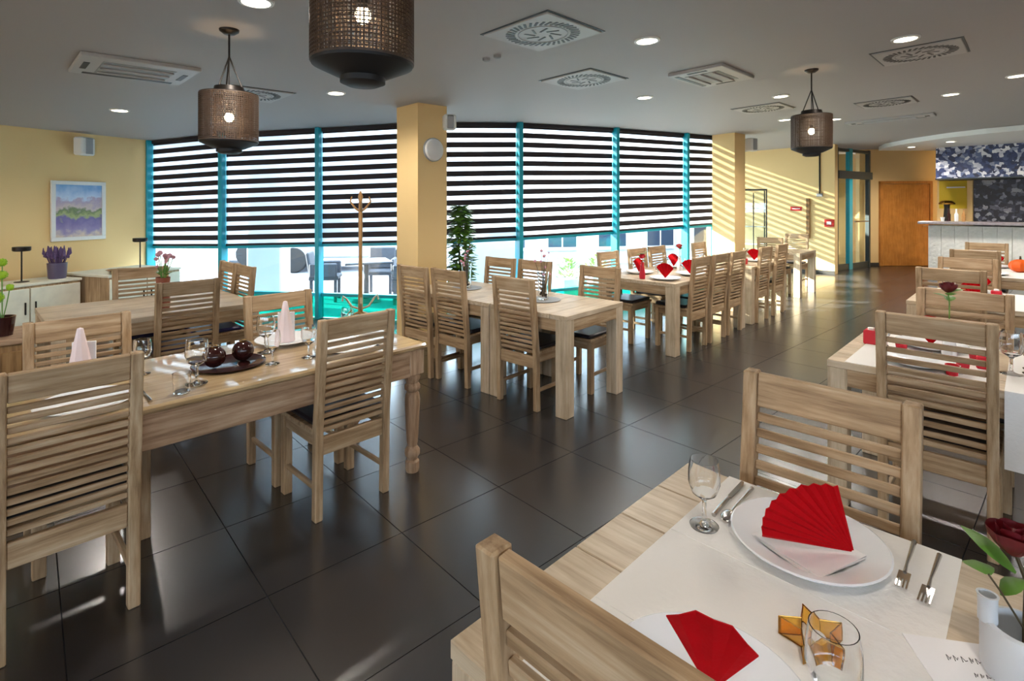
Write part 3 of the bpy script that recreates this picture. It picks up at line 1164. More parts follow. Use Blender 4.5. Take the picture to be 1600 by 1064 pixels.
def rose_head(c, r0, mat, parent, name='rose_head'):
    mb = MB()
    for ring, (n_, rr, hh, tilt) in enumerate(((3, 0.35, 1.0, 0.1), (5, 0.62, 0.95, 0.25), (6, 0.92, 0.80, 0.5))):
        for k in range(n_):
            a = 2 * math.pi * k / n_ + ring * 0.5
            o0 = len(mb.v)
            vs_ = []
            for i in range(5):
                for j in range(4):
                    s_ = (i / 4 - 0.5) * 2
                    tt = j / 3
                    aa = a + s_ * (0.75 if ring else 1.2) * (1 - 0.25 * tt)
                    q = r0 * rr * (0.35 + 0.65 * math.sin(min(1, tt * 1.3) * math.pi / 2)) + r0 * tilt * tt * 0.35
                    zz = r0 * 1.5 * hh * tt - r0 * 0.10 * s_ * s_ * tt
                    vs_.append((c[0] + q * math.cos(aa), c[1] + q * math.sin(aa), c[2] + zz - r0 * 0.6))
            fs_ = [(i * 4 + j, (i + 1) * 4 + j, (i + 1) * 4 + j + 1, i * 4 + j + 1) for i in range(4) for j in range(3)]
            mb.add(vs_, fs_)
    mb.sphere((c[0], c[1], c[2]), r0 * 0.62, 10, 7, (1, 1, 1.1))
    return part(name, mb, mat, parent)


def leaf_poly(mb, base, tip, width, bend=0.01):
    base, tip = Vector(base), Vector(tip)
    d = tip - base
    side = d.cross(Vector((0, 0, 1)))
    if side.length < 1e-5:
        side = Vector((1, 0, 0))
    side.normalize()
    up = side.cross(d).normalized()
    vs_, fs_ = [], []
    for i in range(6):
        t = i / 5
        w = width * math.sin(math.pi * min(1, t * 0.92 + 0.06)) * 0.5
        c = base + d * t + up * (math.sin(t * math.pi) * bend)
        vs_ += [c - side * w - up * w * 0.25, c, c + side * w - up * w * 0.25]
    for i in range(5):
        for j in range(2):
            a = i * 3 + j
            fs_.append((a, a + 1, a + 4, a + 3))
    mb.add(vs_, fs_)


rv = thing('rose_vase', 'white ceramic vase with a dark red rose at the right edge', 'vase', ROW.p(-0.325, -0.765, TT), ROW.rz)
part('vase_body', MB().lathe([(0.001, 0), (0.052, 0), (0.058, 0.01), (0.058, 0.075), (0.053, 0.088), (0.045, 0.09), (0.045, 0.08), (0.049, 0.07), (0.049, 0.012), (0.001, 0.010)], 32, cap=False), 'ceramic_matt', rv)
part('vase_neck', MB().lathe([(0.014, 0.085), (0.014, 0.125), (0.016, 0.13), (0.012, 0.13), (0.011, 0.085)], 20, cap=False), 'ceramic_matt', rv, (-0.012, 0.046, 0))
st = MB()
st.tube([(0.0, 0.0, 0.012), (0.012, 0.0, 0.08), (0.02, -0.002, 0.16), (0.018, 0.010, 0.20)], 0.003, 8)
st.tube([(0.012, 0.0, 0.08), (-0.005, 0.03, 0.14), (-0.012, 0.045, 0.165)], 0.0018, 6)
part('stem', st, 'stem', rv)
rose_head((0.018, 0.014, 0.222), 0.034, 'rose', rv)
lf = MB()
leaf_poly(lf, (0.018, 0.01, 0.17), (0.03, 0.085, 0.215), 0.05)
leaf_poly(lf, (-0.012, 0.045, 0.165), (0.04, 0.075, 0.150), 0.045)
leaf_poly(lf, (0.02, 0.0, 0.16), (0.0, 0.03, 0.13), 0.04)
part('leaf', lf, 'leaf', rv)

# --- second table of the right row
r2 = thing('table_runner', 'white runner on the second right table hanging over its near edge', 'runner', ROW.p(2.01, -0.965, TT), ROW.rz)
box('cloth', (0.89, 0.56, 0.002), 'cloth', r2, (0.0, 0, 0.001))
box('overhang', (0.002, 0.56, 0.34), 'cloth', r2, (-0.445, 0, -0.169))
r3 = thing('table_runner', 'white runner on the second right table under the red napkins', 'runner', ROW.p(2.01, -0.36, TT), ROW.rz)
box('cloth', (0.87, 0.56, 0.002), 'cloth', r3, (0, 0, 0.001))


def setting(fr, u, v, sgn, where, z=ZR, grp='plates on the far tables', fan='red', glass=True):
    put('dinner_plate', plate_me, fr, u, v, z, 0, 'white plate ' + where, 'plate', grp)
    if fan:
        put('napkin_fan', FAN_UP, fr, u, v, z + 0.010, random.uniform(-0.4, 0.4) + (math.pi / 2), fan + ' pleated napkin standing on the plate ' + where, 'napkin', 'red standing napkins')
    if glass:
        put('wine_glass', glass_me, fr, u + sgn * 0.17, v + 0.18, z, 0, 'stemmed glass by the plate ' + where, 'glass', 'glasses on the far tables')


setting(ROW, 1.79, -0.36, 1, 'nearest us on the second right table', fan=None)
for k, (u, v, lb) in enumerate(((1.68, -0.50, 'nearest small red votive behind the large right chair'), (1.80, -0.53, 'second small red votive behind the large right chair'),
                                (1.98, -0.26, 'small red votive left of the tall rose'), (2.06, -0.56, 'small red votive right of the tall rose'))):
    t = thing('votive', lb, 'candle', ROW.p(u, v, ZR), 0, 'small red votives on the second right table')
    part('cup', MB().lathe([(0.001, 0), (0.022, 0), (0.028, 0.05), (0.025, 0.05), (0.020, 0.01), (0.001, 0.01)], 18, cap=False), 'rose_red', t)
    part('wax', MB().lathe([(0.001, 0.012), (0.020, 0.012), (0.023, 0.036), (0.001, 0.036)], 16, cap=False), 'pink_paper', t)
setting(ROW, 2.23, -0.36, -1, 'on the far side of the second right table')
setting(ROW, 1.79, -0.95, 1, 'at the right edge of the second right table')
setting(ROW, 2.23, -0.95, -1, 'far right on the second right table')
put('wine_glass', big_me, ROW, 1.90, -0.70, TT, 0, 'tall glass between the runners of the second right table', 'glass', 'glasses on the far tables')


def candle_cube(fr, u, v, z, label, s=0.07):
    t = thing('candle_holder', label, 'candle holder', fr.p(u, v, z), fr.rz)
    mb = MB()
    mb.prism([(-s / 2, -s / 2), (s / 2, -s / 2), (s / 2, s / 2), (-s / 2, s / 2)], 0, s * 1.15)
    part('holder', mb, 'rose_red', t, smooth=False, bevel=0.006)
    part('candle', MB().lathe([(0.001, 0.0), (0.018, 0.0), (0.018, 0.012), (0.001, 0.014)], 14), 'white_paper', t, (0, 0, s * 1.15))
    return t


candle_cube(ROW, 2.10, -0.10, TT, 'red cube candle holder at the left edge of the second right table')
candle_cube(ROW, 1.92, -0.60, ZR, 'red cube candle holder between the second right table settings', 0.055)


def rose_in_vase(fr, u, v, z, h, mat, label, vmat='ceramic'):
    t = thing('rose_vase', label, 'vase', fr.p(u, v, z), fr.rz)
    part('vase_body', MB().lathe([(0.001, 0), (0.030, 0), (0.034, 0.04), (0.022, 0.12), (0.016, 0.17), (0.019, 0.18), (0.015, 0.18), (0.013, 0.16), (0.001, 0.15)], 18, cap=False), vmat, t)
    part('stem', MB().tube([(0, 0, 0.16), (0.008, 0, h * 0.6 + 0.07), (0.0, 0.004, h - 0.03)], 0.003, 6), 'leaf', t)
    rose_head((0, 0.004, h), 0.036, mat, t)
    l_ = MB()
    for k in range(4):
        a = k * 1.7
        zb = h * 0.55 + 0.10 + 0.015 * k
        leaf_poly(l_, (0.006, 0, zb), (0.07 * math.cos(a), 0.07 * math.sin(a), zb + 0.02), 0.05)
    part('leaf', l_, 'leaf', t)
    return t


rose_in_vase(ROW, 2.01, -0.46, ZR, 0.37, 'rose', 'white vase with a tall dark red rose on the second right table')

# --- third and fourth tables of the right row
for q, (u0, uu, w) in enumerate(((3.99, 1.02, 'third right table'), (6.45, 1.44, 'last right table'))):
    rr = thing('table_runner', 'white runner across the ' + w, 'runner', ROW.p(u0 + uu / 2, -0.42, TT), ROW.rz)
    box('cloth', (uu, 0.62, 0.002), 'cloth', rr, (0, 0, 0.001))
    setting(ROW, u0 + 0.22, -0.42, 1, 'on the near side of the ' + w)
    setting(ROW, u0 + uu - 0.22, -0.42, -1, 'on the far side of the ' + w)
candle_cube(ROW, 4.5, -0.55, ZR, 'red cube candle holder on the third right table')
pk = thing('pumpkin', 'small orange pumpkin on the last right table', 'pumpkin', ROW.p(7.2, -0.66, ZR), ROW.rz)
pm = MB()
vs_, fs_ = [], []
NU, NV = 32, 12
for i in range(NV + 1):
    ph = -math.pi / 2 + math.pi * i / NV
    for k in range(NU):
        a = 2 * math.pi * k / NU
        q = 0.10 * math.cos(ph) * (1 + 0.07 * math.cos(8 * a)) + 0.0005
        vs_.append((q * math.cos(a), q * math.sin(a), 0.078 + 0.078 * math.sin(ph)))
for i in range(NV):
    for k in range(NU):
        fs_.append((i * NU + k, i * NU + (k + 1) % NU, (i + 1) * NU + (k + 1) % NU, (i + 1) * NU + k))
part('flesh', pm.add(vs_, fs_), 'orange', pk)
part('stalk', MB().tube([(0, 0, 0.14), (0.004, 0, 0.17), (0.012, 0, 0.19)], [0.012, 0.009, 0.008], 8), 'stem', pk)

# --- tables set with red
setting(FAR, 0.24, 0.24, 1, 'at the near corner of the red-set table', TT)
setting(FAR, 0.78, 0.22, 1, 'in the middle of the red-set table', TT)
setting(FAR, 1.32, 0.22, 1, 'at the far end of the red-set table', TT)
setting(FAR, 0.50, 0.72, 1, 'on the window side of the red-set table', TT)
setting(FAR, 1.35, 0.72, 1, 'window side, far end of the red-set table', TT)
rose_in_vase(FAR, 0.12, 0.45, TT, 0.24, 'rose_red', 'red rose in a red vase at the end of the red-set table', 'rose_red')
rose_in_vase(FAR, 1.04, 0.48, TT, 0.30, 'rose_red', 'red rose in a vase in the middle of the red-set table', 'ceramic')
candle_cube(FAR, 2.35, 0.20, TT, 'red candle on the table beside the sun-striped column')
setting(FAR, 2.85, 0.25, 1, 'on the table beside the sun-striped column', TT)


# --- middle tables: glass vases with twigs
def twig_vase(fr, u, v, label, seed):
    rnd = random.Random(seed)
    t = thing('glass_vase', label, 'vase', fr.p(u, v, TT), fr.rz)
    part('tray', MB().lathe([(0.001, 0), (0.14, 0), (0.15, 0.006), (0.14, 0.008), (0.001, 0.006)], 28, cap=False), 'grey_plastic', t)
    part('vase_body', MB().lathe([(0.001, 0.008), (0.045, 0.008), (0.046, 0.03), (0.042, 0.12), (0.052, 0.24), (0.050, 0.24), (0.040, 0.12), (0.043, 0.03), (0.001, 0.022)], 24, cap=False), 'clear_glass', t)
    mb = MB()
    fl_ = MB()
    for k in range(9):
        a = rnd.uniform(0, 6.28)
        rr = rnd.uniform(0.01, 0.08)
        h = rnd.uniform(0.22, 0.42)
        e = (rr * math.cos(a), rr * math.sin(a), h)
        mb.tube([(0.01 * math.cos(a), 0.01 * math.sin(a), 0.03), (0.4 * e[0], 0.4 * e[1], h * 0.6), e], [0.0035, 0.003, 0.0015], 6)
        fl_.sphere(e, rnd.uniform(0.007, 0.014), 8, 6)
    part('twigs', mb, 'stem', t)
    part('buds', fl_, 'flower_pink', t)
    pb = MB()
    for k in range(18):
        a = rnd.uniform(0, 6.28)
        rr = rnd.uniform(0, 0.03)
        pb.sphere((rr * math.cos(a), rr * math.sin(a), 0.03 + rnd.uniform(0, 0.04)), 0.010, 8, 5)
    o = part('pebbles', pb, 'dark_glaze', t)
    o['kind'] = 'stuff'


twig_vase(MID, 0.42, 0.55, 'glass vase of twigs on the corner-on middle table', 5)
twig_vase(MID, 0.42, 1.50, 'glass vase of twigs on the longer middle table', 9)
for k, (u, v, w) in enumerate(((0.42, 0.55, 'corner-on'), (0.42, 1.38, 'longer'))):
    pass

# --- left table
for k, (u, v, w) in enumerate(((-1.52, 0.60, 'before the leftmost far-side chair'), (-0.575, 0.60, 'before the chair near the teal panel'),
                               (-0.40, 0.20, 'nearest the turned leg'), (-1.55, 0.18, 'before the largest left chair'))):
    put('dinner_plate', plate_me, LFT, u, v, TT, 0, 'white plate on the rustic table ' + w, 'plate', 'plates on the rustic table')
cone_prof = [(0.001, 0), (0.055, 0), (0.050, 0.03), (0.030, 0.14), (0.012, 0.23), (0.001, 0.235)]


def cone_napkin(fr, u, v, label):
    t = thing('cone_napkin', label, 'napkin', fr.p(u, v, TT + 0.009), fr.rz + 0.6)
    mb = MB()
    mb.lathe(cone_prof, 9)
    part('cone', mb, 'pink_paper', t, smooth=False)
    mb = MB()
    mb.prism([(0.05, -0.03), (0.062, -0.02), (0.02, 0.06), (0.008, 0.055)], 0, 0.16)
    part('flap', mb, 'white_paper', t, smooth=False)


cone_napkin(LFT, -1.52, 0.60, 'white cone napkin standing at the left end of the rustic table')
cone_napkin(LFT, -0.575, 0.60, 'white cone napkin standing before the teal panel on the rustic table')
for k, (u, v, me, w) in enumerate(((-1.16, 0.16, big_me, 'large clear wine glass nearest us on the rustic table'),
                                   (-0.80, 0.22, glass_me, 'stemmed glass right of the dark glazed balls'),
                                   (-0.74, 0.46, big_me, 'tall wine glass behind the dark glazed balls'),
                                   (-0.62, 0.20, glass_me, 'small glass near the middle chair on the rustic table'),
                                   (-1.30, 0.50, glass_me, 'stemmed glass by the left cone napkin'),
                                   (-0.22, 0.52, glass_me, 'stemmed glass at the right end of the rustic table'))):
    put('wine_glass', me, LFT, u, v, TT, 0, w, 'glass', 'glasses on the rustic table')
put('tumbler', cached('tum', lambda: (lambda me: (me.materials.append(MATS['clear_glass']), me)[1])(
    MB().lathe([(0.001, 0), (0.032, 0), (0.036, 0.085), (0.034, 0.085), (0.030, 0.008), (0.001, 0.008)], 24, cap=False).mesh('tumbler', smooth=True))),
    LFT, -1.24, 0.08, TT, 0, 'low clear tumbler at the near edge of the rustic table', 'glass', 'glasses on the rustic table')
tray = tag(part('serving_tray', MB().lathe([(0.001, 0), (0.15, 0), (0.17, 0.012), (0.165, 0.014), (0.148, 0.005), (0.001, 0.005)], 36, cap=False), 'dark_glaze', None, LFT.p(-0.96, 0.36, TT)), 'dark glossy tray under the dark balls on the rustic table', 'tray')
for k, (u, v, w) in enumerate(((-1.03, 0.35, 'left dark glazed ball on the rustic table tray'), (-0.89, 0.37, 'right dark glazed ball on the rustic table tray'))):
    b_ = thing('glazed_ball', w, 'ornament', LFT.p(u, v, TT + 0.006), 0, 'dark glazed balls')
    part('ball', MB().sphere((0, 0, 0.052), 0.052, 24, 16), 'dark_glaze', b_)
    part('rim', MB().lathe([(0.018, 0.098), (0.022, 0.106), (0.016, 0.106), (0.014, 0.098)], 16, cap=False), 'brass', b_)
for k, (u, v, me, nm, w) in enumerate(((-1.36, 0.15, KNIFE, 'table_knife', 'knife beside the plate of the largest left chair'), (-0.24, 0.22, FORK, 'table_fork', 'fork at the right end of the rustic table'))):
    put(nm, me, LFT, u, v, TT, math.pi / 2, w, nm.split('_')[1])

# --- second left table: flower vase
fv = thing('flower_vase', 'tall terracotta vase of pink and white flowers on the left window table', 'vase', LFT.p(-0.80, 2.34, TT), 0)
part('vase_body', MB().lathe([(0.001, 0), (0.045, 0), (0.05, 0.03), (0.042, 0.16), (0.05, 0.24), (0.046, 0.24), (0.038, 0.16), (0.001, 0.15)], 20, cap=False), 'terracotta', fv)
st, fw, lw = MB(), MB(), MB()
rnd = random.Random(4)
for k in range(11):
    a = rnd.uniform(0, 6.28)
    rr = rnd.uniform(0.02, 0.10)
    e = (rr * math.cos(a), rr * math.sin(a), rnd.uniform(0.30, 0.44))
    st.tube([(0, 0, 0.16), (e[0] * 0.4, e[1] * 0.4, 0.27), e], 0.003, 6)
    fw.sphere(e, rnd.uniform(0.010, 0.022), 10, 7)
    leaf_poly(lw, (e[0] * 0.5, e[1] * 0.5, 0.26), (e[0] * 1.2, e[1] * 1.2, 0.27 + rnd.uniform(0, 0.05)), 0.03)
part('stems', st, 'leaf', fv)
part('flowers', fw, 'flower_pink', fv)
part('leaves', lw, 'leaf', fv)


# ------------------------------------------------------------------ cabinets along the left wall
def wpt(w, n_, z=0.0):
    p = WALL0 + WDIR * w + WN * n_
    return (p.x, p.y, z)


wrz = math.atan2(WDIR.y, WDIR.x)


def cabinet(label, w0, w1, n0, n1, h):
    L, D = w1 - w0, n1 - n0
    t = thing('cabinet', label, 'cabinet', wpt((w0 + w1) / 2, (n0 + n1) / 2), wrz, 'whitewashed cabinets along the left wall')
    box('body', (L, D, h - 0.03), 'wood_z', t, (0, 0, (h - 0.03) / 2), bevel=0.004)
    box('top', (L + 0.03, D + 0.03, 0.03), 'cabinet_white', t, (0, 0, h - 0.015), bevel=0.005)
    nd = max(2, round(L / 0.42))
    dw = L / nd
    for k in range(nd):
        d_ = box('door', (dw - 0.012, 0.02, h - 0.09), 'cabinet_white', t, (-L / 2 + dw * (k + 0.5), -D / 2 - 0.008, h / 2 - 0.01), bevel=0.004)
        box('handle', (0.012, 0.018, 0.14), 'black_metal', d_, ((dw / 2 - 0.05) * (1 if k % 2 == 0 else -1), -0.018, 0.06), bevel=0.003)
    return t


cabinet('low whitewashed cabinet holding the lavender pot by the yellow wall', -0.58, 0.47, 0.18, 0.66, 0.66)
cabinet('whitewashed cabinet with wooden side in the window corner', 0.52, 1.45, 0.30, 1.10, 0.70)


def candle_stand(loc, h, label):
    t = thing('candle_stand', label, 'candle holder', loc, 0, 'black candle stands')
    part('base', MB().lathe([(0.001, 0), (0.07, 0), (0.07, 0.006), (0.02, 0.012), (0.001, 0.012)], 20, cap=False), 'black_metal', t)
    part('stem', MB().tube([(0, 0, 0.008), (0, 0, h)], 0.008, 8), 'black_metal', t)
    part('holder', MB().lathe([(0.001, h), (0.075, h), (0.085, h + 0.01), (0.085, h + 0.05), (0.001, h + 0.055)], 20, cap=False), 'black_metal', t)


p = wpt(-0.02, 0.45)
candle_stand((p[0], p[1], 0.661), 0.36, 'black candle stand left of the lavender pot')
p = wpt(1.15, 0.75)
candle_stand((p[0], p[1], 0.701), 0.36, 'black candle stand on the corner cabinet by the window')
p = wpt(0.33, 0.47)
lp = thing('lavender_pot', 'grey-purple vase of lavender on the white cabinet', 'vase', (p[0], p[1], 0.661))
part('pot', MB().lathe([(0.001, 0), (0.085, 0), (0.09, 0.02), (0.10, 0.19), (0.09, 0.19), (0.08, 0.05), (0.001, 0.05)], 20, cap=False), 'purple_pot', lp)
lm = MB()
rnd = random.Random(8)
for k in range(70):
    a = rnd.uniform(0, 6.28)
    rr = rnd.uniform(0, 1) ** 0.5
    b0 = (0.06 * rr * math.cos(a), 0.06 * rr * math.sin(a), 0.15)
    e = (0.13 * rr * math.cos(a), 0.13 * rr * math.sin(a), rnd.uniform(0.30, 0.40))
    lm.tube([b0, ((b0[0] + e[0]) / 2, (b0[1] + e[1]) / 2, 0.25), (e[0], e[1], e[2] - 0.07), e], [0.003, 0.004, 0.014, 0.004], 5)
o = part('lavender', lm, 'lavender', lp)
o['kind'] = 'stuff'
p = wpt(0.80, 0.90)
dish = tag(part('dish', MB().lathe([(0.001, 0), (0.08, 0), (0.16, 0.03), (0.155, 0.033), (0.075, 0.006), (0.001, 0.006)], 24, cap=False), 'brown_wood', None, (p[0], p[1], 0.701)), 'flat brown wooden dish on the corner cabinet', 'dish')

# wooden cabinet at the left edge with a pompom plant
BX = Frame((-3.02, 3.30), 44.0)
sb = thing('wooden_chest', 'brown wooden chest at the left edge under the pompom plant', 'chest', BX.p(-0.45, 0.22), BX.rz)
box('body', (0.90, 0.44, 0.70), 'brown_wood', sb, (0, 0, 0.35), bevel=0.005)
box('top', (0.93, 0.47, 0.035), 'rustic_x', sb, (0, 0, 0.72), bevel=0.006)
box('door', (0.42, 0.02, 0.6), 'brown_wood', sb, (-0.22, -0.225, 0.36), bevel=0.004)
box('door', (0.42, 0.02, 0.6), 'brown_wood', sb, (0.22, -0.225, 0.36), bevel=0.004)
pp = thing('pompom_plant', 'green pompom stems in a dark pot at the left edge', 'plant', BX.p(-0.10, 0.16, 0.738), 0)
part('pot', MB().lathe([(0.001, 0), (0.05, 0), (0.065, 0.12), (0.058, 0.12), (0.05, 0.10), (0.001, 0.10)], 18, cap=False), 'dark_glaze', pp)
for k, (dx, dy, h, r0) in enumerate(((0.0, 0.0, 0.46, 0.024), (-0.012, 0.01, 0.38, 0.028), (-0.03, 0.0, 0.24, 0.034), (0.03, 0.02, 0.30, 0.02), (-0.05, -0.02, 0.17, 0.03))):
    s_ = part('stem', MB().tube([(0, 0, 0.09), (dx * 0.5, dy * 0.5, h * 0.6), (dx, dy, h)], 0.003, 6), 'leaf', pp)
    mb = MB()
    mb.sphere((dx, dy, h), r0, 14, 9)
    for q in range(40):
        a, c_ = random.uniform(0, 6.28), random.uniform(-1, 1)
        sn = math.sqrt(1 - c_ * c_)
        mb.sphere((dx + r0 * sn * math.cos(a), dy + r0 * sn * math.sin(a), h + r0 * c_), r0 * 0.16, 5, 4)
    part('pompom', mb, 'lime', s_)

# painting and speakers
p = wpt(0.84, 0.022, 1.48)
pic = thing('painting', 'framed painting of a lavender field on the yellow wall', 'painting', p, wrz)
PW, PH = 0.66, 0.79
box('canvas', (PW - 0.10, 0.012, PH - 0.10), 'canvas', pic, (0, -0.004, 0))
for s in (-1, 1):
    box('frame_rail', (PW, 0.035, 0.05), 'white_plastic', pic, (0, -0.004, s * (PH / 2 - 0.025)), bevel=0.005)
    box('frame_stile', (0.05, 0.035, PH - 0.10), 'white_plastic', pic, (s * (PW / 2 - 0.025), -0.004, 0), bevel=0.005)


def speaker(loc, rz, label, s=1.0):
    t = thing('speaker', label, 'speaker', loc, rz, 'wall speakers')
    box('cabinet', (0.20 * s, 0.15 * s, 0.24 * s), 'white_plastic', t, (0, -0.10 * s, 0), bevel=0.02)
    box('grille', (0.10 * s, 0.02, 0.21 * s), 'grey_plastic', t, (0, -0.178 * s, 0), bevel=0.006)
    box('bracket', (0.06 * s, 0.06 * s, 0.06 * s), 'black', t, (0, -0.025 * s, 0), bevel=0.004)


p = wpt(0.82, 0.03, 2.30)
speaker((p[0], p[1], 2.34), wrz + 0.2, 'white speaker high on the yellow left wall')
c1 = Vector((-1.02, 5.755))
pc = c1 + Vector(LFT.u) * 0.40 - Vector(LFT.v) * 0.0
speaker((pc.x + 0.01, pc.y + 0.02, 2.49), R_(20), 'white speaker at the top of the middle column', 0.72)
pc = Vector((3.87, 9.23)) + Vector(FAR.u) * 0.47
speaker((pc.x + 0.02, pc.y - 0.02, 2.63), R_(30), 'grey speaker at the top of the sun-striped column', 0.95)
# round lamp on the column
pc = c1 + Vector(LFT.u) * 0.20 - Vector(LFT.v) * 0.002
rl = thing('round_wall_lamp', 'round white disc on the beige middle column', 'wall lamp', (pc.x, pc.y, 2.17), LFT.rz)
me_ = MB().lathe([(0.001, 0), (0.125, 0), (0.125, 0.02), (0.115, 0.045), (0.06, 0.06), (0.001, 0.064)], 36, cap=False)
part('disc', me_, 'white_plastic', rl, rot=(R_(90), 0, 0))
part('rim', MB().lathe([(0.126, 0), (0.132, 0), (0.132, 0.022), (0.126, 0.022)], 36, cap=False), 'grey_plastic', rl, rot=(R_(90), 0, 0))

# far wall fittings
fwd = Vector((7.20, 11.85)) - Vector((5.38, 13.52))
fwd.normalize()
fn = Vector((-fwd.y, fwd.x)) * -1
frz = math.atan2(fwd.y, fwd.x)


def fw_pt(px, z, off=0.0):
    k = (px - 800) / FPX
    a = Vector((7.20, 11.85))
    t = (a.x - k * a.y) / (k * fwd.y - fwd.x) * 1.0
    q = a + fwd * t + fn * off
    return (q.x, q.y, z)


s1 = thing('red_sign', 'small red sign on the far yellow wall', 'sign', fw_pt(1244, 1.47), frz)
box('plate', (0.24, 0.012, 0.10), 'sign_red', s1, (0, -0.008, 0), bevel=0.003)
box('mark', (0.16, 0.004, 0.02), 'pink_paper', s1, (0, -0.016, 0))
s2 = thing('fire_alarm', 'square red alarm box with white centre on the far wall', 'alarm', fw_pt(1296, 1.15), frz)
box('case', (0.19, 0.04, 0.17), 'sign_red', s2, (0, -0.02, 0), bevel=0.006)
box('button', (0.09, 0.012, 0.07), 'white_plastic', s2, (0, -0.045, 0), bevel=0.004)
s3 = thing('dark_batten', 'dark upright batten fixed on the far wall beside the alarm', 'batten', fw_pt(1263, 1.25), frz)
box('batten', (0.07, 0.05, 0.92), 'brown_wood', s3, (0, -0.026, 0), bevel=0.004)
cq = fw_pt(1281, 1.75)
s4 = thing('wall_conduit', 'thin dark conduit running down the far wall to a small box', 'conduit', cq, frz)
part('pipe', MB().tube([(0, -0.02, 0.06), (0, -0.02, 1.10)], 0.016, 8), 'black_metal', s4)
box('end_box', (0.12, 0.05, 0.07), 'grey_plastic', s4, (0, -0.026, 0.03), bevel=0.005)

# glass display case by the far windows
vc = thing('display_case', 'tall glass display case with white shelves by the far windows', 'display case', (5.12, 11.3, 0), R_(-20))
VW, VD, VH = 0.52, 0.42, 1.86
for sx in (-1, 1):
    for sy in (-1, 1):
        box('upright', (0.025, 0.025, VH), 'dark_frame', vc, (sx * (VW / 2 - 0.013), sy * (VD / 2 - 0.013), VH / 2), bevel=0.002)
box('upright', (0.02, 0.02, VH - 0.1), 'dark_frame', vc, (0, -VD / 2 + 0.013, VH / 2), bevel=0.002)
for z in (0.30, 0.72, 1.10, 1.48):
    box('shelf', (VW - 0.06, VD - 0.06, 0.015), 'white_plastic', vc, (0, 0, z))
box('top', (VW, VD, 0.03), 'dark_frame', vc, (0, 0, VH + 0.016), bevel=0.003)
box('plinth', (VW - 0.06, VD - 0.06, 0.26), 'dark_frame', vc, (0, 0, 0.14))
for sx in (-1, 1):
    box('glass_pane', (VW / 2 - 0.04, 0.006, VH - 0.32), 'pane_glass', vc, (sx * (VW / 4 - 0.004), -VD / 2 + 0.014, VH / 2 + 0.14))
    box('glass_pane', (0.006, VD - 0.06, VH - 0.32), 'pane_glass', vc, (sx * (VW / 2 - 0.014), 0, VH / 2 + 0.14))

# coat stand by the window
cs = thing('coat_stand', 'wooden coat stand in front of the left windows', 'coat stand', (-1.84, 6.45, 0), 0.3)
part('pole', MB().lathe([(0.001, 0.06), (0.03, 0.06), (0.028, 0.4), (0.022, 1.0), (0.026, 1.35), (0.020, 1.6), (0.03, 1.66), (0.012, 1.72), (0.001, 1.73)], 14, cap=False), 'coat_wood', cs)
for k in range(4):
    a = math.pi / 2 * k
    ca, sa = math.cos(a), math.sin(a)
    part('hook', MB().tube([(0.01 * ca, 0.01 * sa, 1.48), (0.06 * ca, 0.06 * sa, 1.52), (0.12 * ca, 0.12 * sa, 1.60), (0.10 * ca, 0.10 * sa, 1.66)], [0.012, 0.012, 0.010, 0.008], 8), 'coat_wood', cs)
    part('scroll', MB().tube([(0.02 * ca, 0.02 * sa, 0.30), (0.10 * ca, 0.10 * sa, 0.33), (0.16 * ca, 0.16 * sa, 0.42), (0.20 * ca, 0.20 * sa, 0.46), (0.21 * ca, 0.21 * sa, 0.40)], 0.013, 8), 'pale_z', cs)
    part('foot', MB().tube([(0.01 * ca, 0.01 * sa, 0.26), (0.12 * ca, 0.12 * sa, 0.22), (0.22 * ca, 0.22 * sa, 0.06), (0.27 * ca, 0.27 * sa, 0.014)], 0.014, 8), 'coat_wood', cs)

# tall plant right of the column
tp = thing('potted_ficus', 'tall leafy potted plant right of the beige column', 'plant', (-0.66, 6.62, 0))
part('pot', MB().lathe([(0.001, 0), (0.12, 0), (0.16, 0.30), (0.15, 0.30), (0.14, 0.26), (0.001, 0.26)], 22, cap=False), 'ceramic_matt', tp)
part('trunk', MB().tube([(0, 0, 0.24), (0.02, 0.01, 0.7), (-0.01, 0, 1.15), (0.05, 0, 1.50)], [0.018, 0.016, 0.012, 0.006], 8), 'stem', tp)
lm = MB()
rnd = random.Random(12)
for k in range(800):
    z = rnd.uniform(0.55, 1.54)
    wd = 0.14 if z < 1.2 else 0.14 - 0.25 * (z - 1.2)
    a = rnd.uniform(0, 6.28)
    rr = rnd.uniform(0.02, wd)
    b0 = (rr * math.cos(a) * 0.9 + 0.02, rr * math.sin(a) * 0.9, z)
    ln = rnd.uniform(0.08, 0.14)
    a += rnd.uniform(-0.8, 0.8)
    leaf_poly(lm, b0, (b0[0] + ln * math.cos(a), b0[1] + ln * math.sin(a), z + rnd.uniform(-0.05, 0.03)), 0.06)
o = part('foliage', lm, 'leaf', tp)
o['kind'] = 'stuff'


# ------------------------------------------------------------------ ceiling fittings
def tilt(o, rz):
    o.rotation_mode = 'ZYX'
    o.rotation_euler = (0, -0.03, rz)


def grid_drum(rad, z0, z1, nu, nv, wr, sq=False):
    """drum of crossed wires"""
    mb = MB()
    for k in range(nu):
        a = 2 * math.pi * k / nu
        p0 = Vector((rad * math.cos(a), rad * math.sin(a), 0))
        M = Matrix.Rotation(a, 3, 'Z')
        mb.box((p0.x, p0.y, (z0 + z1) / 2), (wr, wr, z1 - z0), M)
    for j in range(nv + 1):
        z = z0 + (z1 - z0) * j / nv
        w = wr * (2.2 if j in (0, nv) else 1.0)
        mb.lathe([(rad - wr / 2, z - w / 2), (rad + wr / 2, z - w / 2), (rad + wr / 2, z + w / 2), (rad - wr / 2, z + w / 2), (rad - wr / 2, z - w / 2)], 40, cap=False)
    return mb


